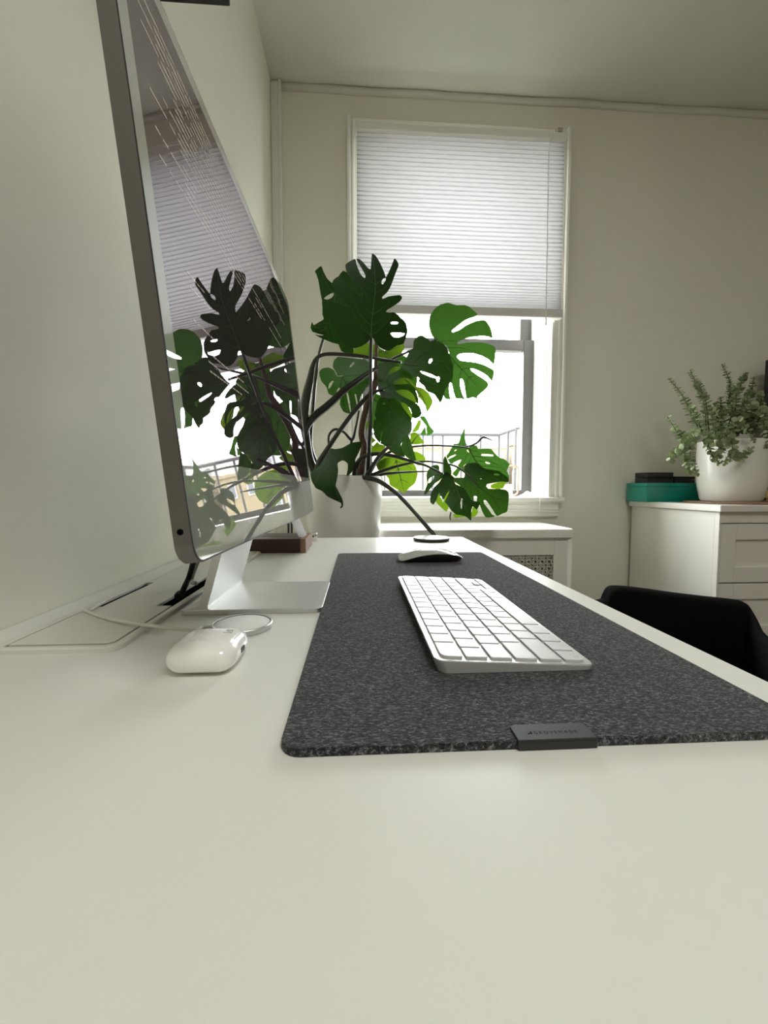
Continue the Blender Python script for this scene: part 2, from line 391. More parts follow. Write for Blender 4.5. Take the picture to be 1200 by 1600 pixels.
def building(name, label, x0, x1, y, ztop, m, wins, depth=8):
    t = thing(name, ((x0+x1)/2, y, -9), label, 'building')
    obj('wall', boxb(x0, x1, y, y+depth, -9, ztop), m, t)
    obj('roof_edge', boxb(x0-0.1, x1+0.1, y-0.15, y+depth, ztop, ztop+0.18), m, t)
    for (a, b_, c, d) in wins:
        f = obj('window', boxb(a, b_, y-0.06, y+0.02, c, d), M['facade_white'], t)
        obj('pane', boxb(a+0.08, b_-0.08, y-0.09, y-0.05, c+0.08, d-0.08), M['dark_pane'], f)
    return t
def wins_at(y, L):
    out = []
    for (x0, y0, x1, y1) in L:
        a = at(x0, y0, y); b_ = at(x1, y1, y); out.append((a.x, b_.x, b_.z, a.z))
    return out
y1 = 26
a = at(590, 700, y1); b_ = at(790, 700, y1)
building('apartment_block', 'ochre plaster building across the street behind the railing', a.x, b_.x, y1, a.z, M['facade'],
         wins_at(y1, [(610, 712, 622, 735), (640, 712, 652, 735), (671, 712, 681, 735), (700, 712, 710, 735), (736, 712, 747, 735), (764, 712, 775, 735), (671, 745, 681, 768), (700, 745, 710, 768)]))
y2 = 27.5
a = at(795, 696, y2); b_ = at(860, 696, y2)
building('apartment_block', 'second ochre building with a pale attic, at the right window edge', a.x+0.3, b_.x, y2, a.z, M['facade'],
         wins_at(y2, [(800, 706, 806, 725), (800, 736, 806, 755)]))
y3 = 48
a = at(600, 671, y3); b_ = at(850, 671, y3)
building('apartment_block', 'white building far behind the ochre ones under the white sky', a.x, b_.x, y3, a.z, M['facade_white'],
         wins_at(y3, [(666, 685, 674, 694), (704, 684, 711, 692), (797, 680, 805, 690), (735, 684, 741, 692)]))

# ------------------------------------------------------------------ blind
BZ0, BZ1 = at(760, 496, YB-0.05).z, at(720, 204, YB-0.05).z; BX0, BX1 = at(556, 300, YB-0.05).x, at(882, 300, YB-0.05).x
bl = thing('cellular_blind', ((BX0+BX1)/2, YB-0.05, BZ1), 'white pleated blind half lowered over the window', 'blind')
obj('headrail', boxb(BX0, BX1, YB-0.070, YB-0.034, BZ1-0.028, BZ1, bev=0.003), M['trim'], bl)
bm = BM(); zs = []; z = BZ1-0.028
bot = BZ0+0.034
k = 0
heights = []
total = z-bot
n = 44
hs = [1.0 if i < 28 else 1.0-0.62*((i-28)/15.0) for i in range(n)]; sc_ = total/sum(hs)
seams = []
prev = None
for i in range(n):
    h = hs[i]*sc_
    for (dz, dy) in ((0.0, 0.0), (0.12, 0.007), (0.5, 0.010), (0.88, 0.007)):
        zz = z-h*dz; yy = YB-0.046-dy
        cur = (bm.verts.new((BX0+0.004, yy, zz)), bm.verts.new((BX1-0.004, yy, zz)))
        if prev: bm.faces.new((prev[0], prev[1], cur[1], cur[0]))
        prev = cur
    z -= h; seams.append(z)
cur = (bm.verts.new((BX0+0.004, YB-0.046, z)), bm.verts.new((BX1-0.004, YB-0.046, z))); bm.faces.new((prev[0], prev[1], cur[1], cur[0]))
obj('pleated_fabric', bm, M['blind'], bl)
bm = BM()
for z in seams[:-1]: box(bm, BX0+0.004, BX1-0.004, YB-0.0480, YB-0.0455, z-0.0011, z+0.0011)
obj('pleat_seams', bm, mat('folded_blind_seam', (0.62, 0.62, 0.63), 0.9), bl, kind='stuff')
obj('bottom_rail', boxb(BX0, BX1, YB-0.066, YB-0.036, BZ0, BZ0+0.034, bev=0.004), mat('grey_white_rail', (0.62, 0.60, 0.57), 0.5), bl)
obj('cord_bracket', boxb(0.780, 0.800, YB-0.078, YB-0.030, BZ1-0.002, BZ1+0.010, bev=0.002), M['cable_grey'], bl)
bm = BM(); tube(bm, [at(858, 205, 1.665), at(855, 400, 1.665), at(853, 498, 1.665)], 0.0016, 6); obj('lift_cord', bm, M['cable_white'], bl)
bm = BM(); tube(bm, [at(853, 498, 1.665), at(852.6, 508, 1.665)], [0.003, 0.004], 8); obj('cord_tassel', bm, M['white_matt'], bl)
bm = BM(); tube(bm, [at(852.6, 508, 1.665), at(848, 660, 1.665), at(843, 800, 1.665)], 0.0011, 5); obj('lift_cord', bm, M['cable_white'], bl)

# black shelf on the left wall, only its end in view
sh = thing('wall_shelf', (XL, 0.55, 1.02), 'black shelf high on the left wall, only its end in view', 'shelf')
p = at(360, 11, 0.74)
obj('shelf_board', boxb(XL, p.x, 0.25, 0.74, p.z, p.z+0.035, bev=0.002), M['black'], sh)
obj('bracket', boxb(XL, XL+0.012, 0.30, 0.70, p.z+0.035, p.z+0.07, bev=0.002), M['black'], sh)

# ------------------------------------------------------------------ radiator cover
CZ = -0.008; CX0, CX1, CY0 = 0.070, 0.752, 1.400
rc = thing('radiator_cover', ((CX0+CX1)/2, 1.58, ZF), 'white radiator cover with perforated grille under the window', 'radiator cover')
bm = BM(); plate(bm, rrect(CX0, CX1, CY0, YB-0.001, [0.03, 0.03, 0, 0]), CZ-0.030, CZ, 0.006, 3); auto(obj('top_panel', bm, M['trim'], rc))
fx0, fx1, fy = CX0+0.012, CX1-0.012, CY0+0.014
gx0, gx1, gz0, gz1 = fx0+0.07, fx1-0.060, ZF+0.12, CZ-0.030-0.062
bm = BM()
box(bm, fx0, gx0, fy, fy+0.018, ZF, CZ-0.030, 0.004); box(bm, gx1, fx1, fy, fy+0.018, ZF, CZ-0.030, 0.004)
box(bm, gx0, gx1, fy, fy+0.018, gz1, CZ-0.030); box(bm, gx0, gx1, fy, fy+0.018, ZF, gz0)
obj('front_frame', bm, M['trim'], rc)
for x0 in (fx0, fx1-0.018): obj('side_panel', boxb(x0, x0+0.018, fy+0.018, YB-0.02, ZF, CZ-0.030), M['trim'], rc)
bm = BM(); tube(bm, [(fx1-0.004, fy+0.004, ZF), (fx1-0.004, fy+0.004, CZ-0.030)], 0.010, 10); obj('corner_post', bm, M['trim'], rc, True)
# pierced grille: squares and diagonals crossing in stars
bm = BM(); cell = 0.0245; y0 = fy+0.006; th = 0.0023
def bar(p, q, wd):
    d = Vector((q[0]-p[0], 0, q[1]-p[1])); L_ = d.length; d.normalize(); nn = Vector((-d.z, 0, d.x))*wd/2
    P_ = Vector((p[0], y0, p[1])); Q_ = Vector((q[0], y0, q[1]))
    v = [bm.verts.new(c+Vector((0, dy, 0))) for dy in (0, th) for c in (P_-nn, Q_-nn, Q_+nn, P_+nn)]
    for f in ((0, 1, 2, 3), (7, 6, 5, 4), (0, 4, 5, 1), (2, 6, 7, 3)): bm.faces.new([v[i] for i in f])
nx = int((gx1-gx0)/cell)+1; zlow = -0.36
nz = int((gz1-zlow)/cell)+1
for i in range(nx):
    for j in range(nz):
        ax = gx0+i*cell; az = gz1-j*cell; bx = min(ax+cell, gx1); bz = max(az-cell, zlow)
        bar((ax, az), (bx, bz), 0.0042); bar((ax, bz), (bx, az), 0.0042)
        bar(((ax+bx)/2, az), ((ax+bx)/2, bz), 0.0034); bar((ax, (az+bz)/2), (bx, (az+bz)/2), 0.0034)
        r = cell*0.24; cx, cz = (ax+bx)/2, (az+bz)/2
        ring = [(cx+r*math.cos(a*math.pi/4), cz+r*math.sin(a*math.pi/4)) for a in range(8)]
for i in range(nx+1): bar((min(gx0+i*cell, gx1), gz1), (min(gx0+i*cell, gx1), zlow), 0.0052)
for j in range(nz+1): bar((gx0, max(gz1-j*cell, zlow)), (gx1, max(gz1-j*cell, zlow)), 0.0052)
box(bm, gx0, gx1, y0, y0+th, gz0, zlow)
obj('grille', bm, M['grille'], rc, kind='stuff')
obj('interior_shade', boxb(gx0-0.02, gx1+0.02, fy+0.05, fy+0.055, ZF+0.05, CZ-0.04), M['black'], rc)  # black sheet stands in for the shade inside the cover

# things on the window stool
can = thing('watering_can', (at(795, 772, 1.80).x, 1.80, WZ0), 'small white watering can with copper wire handle on the window sill', 'watering can')
cx = at(790, 772, 1.80).x
bm = BM(); lathe(bm, cx, 1.80, [(0, WZ0), (0.024, WZ0), (0.030, WZ0+0.004), (0.030, WZ0+0.052), (0.026, WZ0+0.056), (0.025, WZ0+0.052), (0.0, WZ0+0.050)], 24); auto(obj('body', bm, M['white_matt'], can))
hz0, hz1 = WZ0+0.008, at(800, 728, 1.80).z; hx = at(810, 740, 1.80).x
bm = BM(); r_ = 0.02
hp = [(cx+0.024, 1.80, hz1)]
for k in range(7): hp.append((hx-r_+r_*math.sin(k*math.pi/12), 1.80, hz1-r_+r_*math.cos(k*math.pi/12)))
for k in range(7): hp.append((hx-r_+r_*math.cos(k*math.pi/12), 1.80, hz0+r_-r_*math.sin(k*math.pi/12)))
hp.append((cx+0.026, 1.80, hz0))
tube(bm, hp, 0.0032, 8); tube(bm, [(cx+0.024, 1.80, hz1), (cx-0.004, 1.80, hz1), (cx-0.012, 1.80, WZ0+0.05)], 0.0032, 8); obj('handle', bm, M['copper'], can, True)
bm = BM()
for i in range(13):
    for j in range(9): pass
gx = [(i/14.0, j/8.0) for i in range(15) for j in range(9)]
pa = at(814, 776, 1.79); pb = at(841, 776, 1.79)
vv = {}
for i in range(15):
    for j in range(9):
        u, v_ = i/14.0, j/8.0
        e = min(1, 6*min(u, 1-u, v_, 1-v_))
        vv[i, j] = bm.verts.new((pa.x+(pb.x-pa.x)*u, 1.755+0.07*v_, WZ0+0.002+e*(0.010+0.007*math.sin(9*u+5*v_)+0.005*math.sin(17*v_+3*u))))
for i in range(14):
    for j in range(8): bm.faces.new((vv[i, j], vv[i+1, j], vv[i+1, j+1], vv[i, j+1]))
for (p0, p1) in ():
    pass
cl = obj('folded_cloth', bm, M['cloth'], None, True); tag(cl, 'crumpled white cloth lying at the right end of the window sill', 'cloth')
md = cl.modifiers.new('thick', 'SOLIDIFY'); md.thickness = 0.002; md.offset = 1

# ------------------------------------------------------------------ desk
DX, DY, DY0 = 0.2819, 1.1213, -0.30
dk = thing('desk', (0, 0.45, ZF), 'long white desk along the left wall, filling the foreground', 'desk')
bm = BM(); plate(bm, rrect(XL+0.001, DX, DY0, DY, 0.002, 2), -0.025, 0.0, 0.0008, 2); obj('tabletop', bm, M['desk'], dk)
for (x, y) in ((XL+0.06, DY0+0.06), (DX-0.06, DY0+0.06), (XL+0.06, DY-0.06), (DX-0.06, DY-0.06)):
    obj('leg', boxb(x-0.025, x+0.025, y-0.025, y+0.025, ZF, -0.025, bev=0.003), M['white_matt'], dk)
obj('crossbar', boxb(XL+0.04, XL+0.07, DY0+0.06, DY-0.06, -0.10, -0.025, bev=0.003), M['white_matt'], dk)
# cable compartment: raised frame, flap with notches, black sheet for the shade in its openings
TX0, TX1, TY0, TY1 = -0.297, -0.1955, 0.3445, 0.86
bm = BM()
out = rrect(TX0, TX1, TY0, TY1, 0.012); inn = rrect(TX0+0.0075, TX1-0.0075, TY0+0.0065, TY1-0.0075, 0.006)
lv = {}
def ring(pts, z): return [bm.verts.new((x, y, z)) for x, y in pts]
def bridge(a, b):
    n = len(a)
    for k in range(n): bm.faces.new((a[k], a[(k+1) % n], b[(k+1) % n], b[k]))
o0 = ring(out, 0.0); o1 = ring(out, 0.0036)
o2 = ring(rrect(TX0+0.0015, TX1-0.0015, TY0+0.0015, TY1-0.0015, 0.0105), 0.0048); i2 = ring(rrect(TX0+0.006, TX1-0.006, TY0+0.0052, TY1-0.006, 0.0075), 0.0048)
i1 = ring(inn, 0.0038); i0 = ring(inn, 0.0002)
for a, b_ in ((o0, o1), (o1, o2), (o2, i2), (i2, i1), (i1, i0)): bridge(a, b_)
bmesh.ops.recalc_face_normals(bm, faces=bm.faces)
auto(obj('cable_tray_frame', bm, M['tray'], dk))
obj('tray_shade', boxb(TX0+0.0076, TX1-0.0076, TY0+0.0066, TY1-0.0076, 0.0001, 0.0006), M['hole_shade'], dk)  # thin flat plate, shade below the flap put into its colour
fx0, fx1, fy0, fy1 = TX0+0.0090, TX1-0.0098, TY0+0.0125, TY1-0.0090
ox = [(fx0, fy0), (fx1-0.004, fy0), (fx1, fy0+0.004), (fx1, 0.468), (fx1-0.016, 0.468), (fx1-0.016, 0.62), (fx1, 0.62), (fx1, fy1), (fx0, fy1), (fx0, 0.585), (fx0+0.009, 0.585), (fx0+0.009, 0.468), (fx0, 0.468)]
bm = BM(); plate(bm, ox, 0.0008, 0.0040, 0.0004, 1); obj('cable_tray_flap', bm, M['tray'], dk)

# felt pad and its leather tab
MX0, MX1, MY0, MY1, MZ = -0.0400, 0.2461, 0.2023, 0.8255, 0.0045
pad = thing('desk_pad', (0.10, 0.5, 0), 'charcoal grey wool felt desk pad under the keyboard and mouse', 'desk pad')
bm = BM(); plate(bm, rrect(MX0, MX1, MY0, MY1, 0.011), 0.0002, MZ, 0.0007, 2); obj('felt', bm, M['felt'], pad)
a = on_z(806, 1127, MZ); 
lx0, lx1 = on_z(808, 1165, 0.002).x, on_z(932, 1162, 0.002).x
bm = BM()
ol = rrect(lx0, lx1, MY0-0.0016, MY0+0.0125, [0.0005, 0.0005, 0.003, 0.003], 4)
plate(bm, ol, MZ+0.0001, MZ+0.0013, 0.0004, 2)
box(bm, lx0, lx1, MY0-0.0016, MY0-0.0002, 0.0003, MZ+0.0004, 0.0001, 1)
tabp = obj('leather_tab', bm, M['leather'], pad)
# lettering pressed in the tab
cu = bpy.data.curves.new('tab_lettering', 'FONT'); cu.body = 'GROVEMADE'; cu.size = 0.0034; cu.space_character = 1.55; cu.align_x = 'LEFT'
to = bpy.data.objects.new('tmp', cu); COL.objects.link(to)
dg = bpy.context.evaluated_depsgraph_get(); me = bpy.data.meshes.new_from_object(to.evaluated_get(dg)); bpy.data.objects.remove(to)
xs = [v.co.x for v in me.vertices]; wtxt = max(xs)-min(xs); x_mid0 = lx0+0.25*(lx1-lx0)
sx = (lx1-lx0)*0.56/wtxt
for v in me.vertices: v.co = Vector((x_mid0+v.co.x*sx, MY0+0.0032+v.co.y*1.0, MZ+0.00135))-Vector((0.10, 0.5, 0))
me.materials.append(M['deboss'])
lo = bpy.data.objects.new('lettering', me); COL.objects.link(lo); lo.parent = tabp
bm = BM(); lx = lx0+0.165*(lx1-lx0)
for (u0, u1, v0, v1) in ((0, 0.0026, 0, 0.0005), (0.0021, 0.0026, 0, 0.0024)):
    vs = [bm.verts.new((lx+x, MY0+0.0034+y, MZ+0.00136)) for x, y in ((u0, v0), (u1, v0), (u1, v1), (u0, v1))]; bm.faces.new(vs)
vs = [bm.verts.new((lx+x, MY0+0.0034+y, MZ+0.00137)) for x, y in ((0, 0.0), (0.0007, 0.0), (0.0026, 0.0019), (0.0026, 0.0024))]; bm.faces.new(vs)
obj('emblem', bm, M['deboss'], tabp)

# ------------------------------------------------------------------ keyboard
KX, KY, KL, KW = 0.0526, 0.2801, 0.279, 0.115
kz = lambda b: MZ+0.0100-0.0063*b/KW
kb = thing('keyboard', (KX+KW/2, KY+KL/2, MZ), 'slim white and silver keyboard lying on the felt pad', 'keyboard')
bm = BM()
prism(bm, rrect(KX, KX+KW, KY, KY+KL, 0.0075, 6), lambda x, y: (x+(0.003 if x < KX+KW/2 else -0.001), y, MZ+0.0005), lambda x, y: (x, y, kz(x-KX)))
E = [e for e in bm.edges if len(e.link_faces) == 2 and all(abs(v.co.z-kz(v.co.x-KX)) < 1e-6 for v in e.verts)]
bmesh.ops.bevel(bm, geom=E, offset=0.0006, segments=2, affect='EDGES')
auto(obj('body', bm, M['keybody'], kb))
rows = [
    [1.5]+[1]*13,
    [1]*13+[1.5],
    [1.5]+[1]*13,
    [1.75]+[1]*11+[1.75],
    [2.25]+[1]*10+[2.25],
    [1, 1, 1, 1.25, 5, 1.25, 1],
]
mg = 0.0036; u = (KL-2*mg)/14.5; rp = (KW-2*mg)/6.0; gap = 0.0023
tilt = math.atan(0.0063/KW)
kmesh = {}
def keymesh(wd, dp, corner=None):
    k_ = (round(wd, 5), round(dp, 5), corner)
    if k_ not in kmesh:
        b = BM(); r = [0.0012]*4
        if corner is not None: r[corner] = 0.0055
        o2 = rrect(-dp/2, dp/2, -wd/2, wd/2, r, 3)
        plate(b, o2, 0.0, 0.0016, 0.0004, 2)
        m_ = bpy.data.meshes.new('key'); b.to_mesh(m_); b.free(); m_.materials.append(M['key']); kmesh[k_] = m_
    return kmesh[k_]
first_fn = None
def put_key(bc, yc, wd, dp, corner=None):
    o = bpy.data.objects.new('key', keymesh(wd, dp, corner)); COL.objects.link(o); o.parent = kb
    o.location = Vector((KX+bc, yc, kz(bc)+0.0001))-kb.location; o.rotation_euler = (0, tilt, 0)
    return o
for ri, row in enumerate(rows):
    y = KY+mg; bc = mg+rp*(ri+0.5)
    for ki, wu in enumerate(row):
        wd = wu*u-gap; corner = None
        if ri == 0 and ki == 0: corner = 0
        if ri == 0 and ki == len(row)-1: corner = 3
        if ri == 5 and ki == 0: corner = 1
        o = put_key(bc, y+wu*u/2, wd, rp-gap, corner)
        if ri == 5 and ki == 0: first_fn = o
        y += wu*u
    if ri == 5:
        hh = (rp-gap)/2-0.0004
        put_key(bc+rp/4-0.0001, y+u/2, u-gap, hh); put_key(bc-rp/4+0.0001, y+1.5*u, u-gap, hh); put_key(bc+rp/4-0.0001, y+1.5*u, u-gap, hh); put_key(bc+rp/4-0.0001, y+2.5*u, u-gap, hh, 2)
# globe print on the corner key
bm = BM()
for rad_ in (0.0017,):
    for k in range(16):
        a0, a1 = 2*math.pi*k/16, 2*math.pi*(k+1)/16
        bm.faces.new([bm.verts.new((0.003+r_*math.cos(a_), -0.003+r_*math.sin(a_), 0.00165)) for r_, a_ in ((rad_, a0), (rad_, a1), (rad_-0.0003, a1), (rad_-0.0003, a0))])
for dx in (0, 1):
    s = [(-0.0016, -0.00012), (0.0016, -0.00012), (0.0016, 0.00012), (-0.0016, 0.00012)]
    bm.faces.new([bm.verts.new((0.003+(p[0] if dx else p[1]), -0.003+(p[1] if dx else p[0]), 0.00165+dx*1e-5)) for p in s])
me = bpy.data.meshes.new('globe_print'); bm.to_mesh(me); bm.free(); me.materials.append(M['legend'])
g = bpy.data.objects.new('globe_print', me); COL.objects.link(g); g.parent = first_fn

# ------------------------------------------------------------------ mouse
mo = thing('computer_mouse', (0.127, 0.733, MZ), 'low white glossy mouse on the far end of the felt pad', 'mouse')
mcx, mcy, mL, mW = 0.1265, 0.7345, 0.1135, 0.057
def mtop(s): return 0.0075+0.0150*(1-abs(2*s-0.98)**2.1)
def medge(s): return 0.0030+0.0095*max(0, math.sin(math.pi*min(1, max(0, (s-0.06)/0.98))))**0.8+0.005*s
def mhalf(s):
    d = min(s, 1-s)*mL; r = 0.020
    return mW/2 if d >= r else mW/2-r+math.sqrt(max(0, r*r-(r-d)**2))*1.0
bm = BM(); NS, NT = 36, 18; G = []
for i in range(NS+1):
    s = i/NS; s = 0.5-0.5*math.cos(math.pi*s)
    row = []
    for j in range(NT+1):
        t = -1+2*j/NT
        hw = mhalf(s); ze = min(medge(s), mtop(s)-0.0012); zt_ = mtop(s)
        c = math.copysign(abs(math.sin(t*math.pi/2))**0.9, t)
        row.append(bm.verts.new((mcx-mL/2+s*mL, mcy+hw*c, MZ+ze+(zt_-ze)*(1-abs(c)**3.2))))
    G.append(row)
for i in range(NS):
    for j in range(NT): bm.faces.new((G[i][j], G[i+1][j], G[i+1][j+1], G[i][j+1]))
bmesh.ops.remove_doubles(bm, verts=bm.verts, dist=1e-6)
obj('top_shell', bm, mat('glossy_pearl_white_shell', (0.50, 0.50, 0.47), 0.14, coat=0.6), mo, True)
bm = BM(); G = []
for i in range(NS+1):
    s = 0.5-0.5*math.cos(math.pi*i/NS); row = []
    for j in range(9):
        k = j/8.0
        ze = min(medge(s), mtop(s)-0.0012); hw = mhalf(s)
        if j == 0: y_, z_ = hw*0.985, ze+0.0003
        elif j == 8: y_, z_ = -hw*0.985, ze+0.0003
        else:
            q = (j-1)/6.0; y_ = hw*0.80*(1-2*q); z_ = min(ze, 0.0006+0.004*abs(2*s-1)**3)
        row.append(bm.verts.new((mcx-mL/2+0.001+s*(mL-0.002), mcy+y_, MZ+z_)))
    G.append(row)
for i in range(NS):
    for j in range(8): bm.faces.new((G[i][j], G[i][j+1], G[i+1][j+1], G[i+1][j]))
bmesh.ops.remove_doubles(bm, verts=bm.verts, dist=1e-6)
obj('base', bm, mat('shaded_aluminium_base', (0.05, 0.05, 0.05), 0.4, metal=0.5), mo, True)  # aluminium darkened to carry the shade under the shell

# ------------------------------------------------------------------ all-in-one computer
IX, IY, IROT, ITILT, IB, IL, ILEN, CHIN = -0.0950, 0.2494, -0.0204, -0.1119, 0.0878, 0.3866, 0.547, 0.0636
S_ = Vector((-math.sin(IROT), math.cos(IROT), 0)); N0 = Vector((math.cos(IROT), math.sin(IROT), 0))
U_ = Vector((0, 0, 1))*math.cos(ITILT)+N0*math.sin(ITILT); N_ = S_.cross(U_)
O_ = Vector((IX, IY, IB))
def I(s, t, n=0.0): return O_+S_*s+U_*t+N_*n
im = thing('desktop_computer', (-0.11, 0.51, 0), 'silver all-in-one computer with a mirror-like screen, seen almost edge-on', 'computer')
GL = 0.0004
bm = BM(); prism(bm, rrect(0, ILEN, 0, IL, 0.013, 8), lambda s, t: I(s, t, -0.0115), lambda s, t: I(s, t, -GL))
E = [e for e in bm.edges if len(e.link_faces) == 2 and all(abs((v.co-O_).dot(N_)+0.0115) < 1e-6 for v in e.verts)]
bmesh.ops.bevel(bm, geom=E, offset=0.0015, segments=3, affect='EDGES')
hs_ = auto(obj('housing', bm, M['alu_shaded'], im))
bm = BM(); prism(bm, rrect(0.0004, ILEN-0.0004, 0.0004, IL-0.0004, 0.0126, 8), lambda s, t: I(s, t, -GL), lambda s, t: I(s, t, -GL+0.0003)); obj('gasket', bm, M['black'], im)
ins = 0.0014; BZ = 0.0135
P_white = glossy_panel('white_bezel_under_glass', (0.42, 0.425, 0.39), ior=2.8)
P_chin = glossy_panel('silver_chin_under_glass', (0.30, 0.305, 0.275), ior=2.8)
P_scr = glossy_panel('dark_screen_under_glass', (0.004, 0.004, 0.004), emit=((0.55, 0.34, 0.44), 0.012), ior=4.4, tint=(1.0, 0.94, 1.0))
def front(name, outline, m, off=0.0):
    b = BM(); prism(b, outline, lambda s, t: I(s, t, -0.0001), lambda s, t: I(s, t, 0.0+off)); return obj(name, b, m, im)
front('chin', rrect(ins, ILEN-ins, ins, CHIN-0.00002, [0.0118, 0.0118, 0, 0], 8), P_chin)
bm = BM()
o_ = rrect(ins, ILEN-ins, CHIN, IL-ins, [0, 0, 0.0118, 0.0118], 8)
i_ = [(BZ, CHIN), (ILEN-BZ, CHIN), (ILEN-BZ, IL-BZ), (BZ, IL-BZ)]
bmx = BM()
for (a, b2, c, d) in ((ins, BZ, CHIN, IL-BZ), (ILEN-BZ, ILEN-ins, CHIN, IL-BZ)):
    prism(bmx, [(a, c), (b2, c), (b2, d), (a, d)], lambda s, t: I(s, t, -0.0001), lambda s, t: I(s, t, 0.0))
prism(bmx, rrect(ins, ILEN-ins, IL-BZ, IL-ins, [0, 0, 0.0118, 0.0118], 8), lambda s, t: I(s, t, -0.0001), lambda s, t: I(s, t, 0.0))
bm.free(); obj('bezel', bmx, P_white, im)
scr = front('screen', [(BZ+1e-5, CHIN+1e-5), (ILEN-BZ-1e-5, CHIN+1e-5), (ILEN-BZ-1e-5, IL-BZ-1e-5), (BZ+1e-5, IL-BZ-1e-5)], P_scr)
# rows of small text glowing on the screen
P_txt = glossy_panel('glowing_screen_text', (0, 0, 0), emit=((0.75, 0.62, 0.50), 0.26), ior=4.4)
bm = BM(); rr = random.Random(3)
def dash(s0, s1, t, h):
    bm.faces.new([bm.verts.new(I(s, tt, 0.0001)) for s, tt in ((s0, t), (s1, t), (s1, t+h), (s0, t+h))])
t = IL-BZ-0.020
while t > 0.232:
    s = 0.03+rr.choice((0.0, 0.02, 0.04))
    e = rr.uniform(0.20, 0.48)
    if rr.random() < (0.9 if t > 0.285 else 0.45):
        while s < e:
            L_ = rr.uniform(0.006, 0.03); dash(s, s+L_, t, 0.0013); s += L_+rr.uniform(0.002, 0.004)
            if rr.random() < 0.12: s += 0.02
    t -= 0.0056
for (t, segs) in ((0.192, ((0.05, 0.075),)), (0.183, ((0.052, 0.09),)), (0.160, ((0.05, 0.085),)), (0.145, ((0.07, 0.16),)), (0.138, ((0.07, 0.17),)), (0.131, ((0.07, 0.15),))):
    for s0, s1 in segs:
        s = s0
        while s < s1:
            L_ = rr.uniform(0.004, 0.010); dash(s, s+L_, t, 0.0012); s += L_+0.0016
obj('screen_text', bm, P_txt, scr, kind='stuff')
# headphone socket on the near edge
def edge_disc(s, t, n, rad, m, name, par, d=0.0002):
    b = BM(); c = I(0, t, n)
    vs = [b.verts.new(c-S_*d+U_*rad*math.cos(2*math.pi*k/20)+N_*rad*math.sin(2*math.pi*k/20)) for k in range(20)]
    v2 = [b.verts.new(c+S_*0.001+U_*rad*math.cos(2*math.pi*k/20)+N_*rad*math.sin(2*math.pi*k/20)) for k in range(20)]
    b.faces.new(vs)
    for k in range(20): b.faces.new((vs[k], vs[(k+1) % 20], v2[(k+1) % 20], v2[k]))
    return obj(name, b, m, par)
hp_ = edge_disc(0, 0.0205, -0.0062, 0.0019, M['hole_shade'], 'headphone_socket', im)  # flat disc, shade inside the socket put into its colour
# stand: foot plate and leaning neck, one bent sheet
SY_0, SY_1 = 0.4437, 0.5746; sxf, sxb, th_ = -0.0388, -0.186, 0.0052
bm = BM(); plate(bm, rrect(sxb, sxf, SY_0, SY_1, [0.004, 0.008, 0.008, 0.004], 5), 0.0003, th_, 0.0006, 2); obj('stand_foot', bm, M['alu'], im)
bm = BM()
nx0, lean = -0.1585, 0.275
prof = [(nx0+0.0030, th_-0.0003), (nx0+0.0006, th_+0.0010), (nx0+0.0004, th_+0.004)]
top = 0.150
prof_f = prof+[(nx0+lean*(top-th_), top)]
thx = 0.0085
prof_b = [(nx0+lean*(top-th_)-thx, top), (nx0-thx, th_+0.004), (sxb+0.006, th_+0.0005), (sxb+0.004, th_-0.0003)]
pf = prof_f+prof_b
prism(bm, [(x, z) for x, z in pf], lambda x, z: (x, SY_0+0.0004, z), lambda x, z: (x, SY_1-0.0004, z)); obj('stand_neck', bm, M['alu'], im)
bm = BM(); prism(bm, rrect(0.215, 0.332, 0.048, 0.10, 0.004), lambda s, t: I(s, t, -0.020), lambda s, t: I(s, t, -0.0110)); obj('hinge_block', bm, M['alu_shaded'], im)
# cords dropping from the back of the computer into the cable compartment
bm = BM(); pth = smooth_path([tuple(I(0.09, 0.05, -0.016)), tuple(at(299, 890, 0.50)), tuple(at(288, 918, 0.50)), tuple(at(277, 940, 0.49)), (-0.2125, 0.505, 0.0075)], 6)
pth = [(p[0], p[1], max(p[2], 0.0085)) for p in pth]
tube(bm, pth, 0.0032, 8); tag(obj('power_cord', bm, M['cord'], None, True), 'black cord hanging behind the computer into the cable tray', 'cord')
bm = BM(); pth = smooth_path([tuple(I(0.13, 0.05, -0.016)), tuple(at(302.5, 893, 0.56)), tuple(at(301, 915, 0.56)), (-0.2115, 0.556, 0.0072)], 6)
pth = [(min(p[0], -0.2095) if p[2] < 0.02 else p[0], p[1], max(p[2], 0.0085)) for p in pth]
tube(bm, pth, 0.0029, 8); tag(obj('data_cable', bm, M['cable_grey'], None, True), 'pale grey cable beside the black cord behind the computer', 'cable')

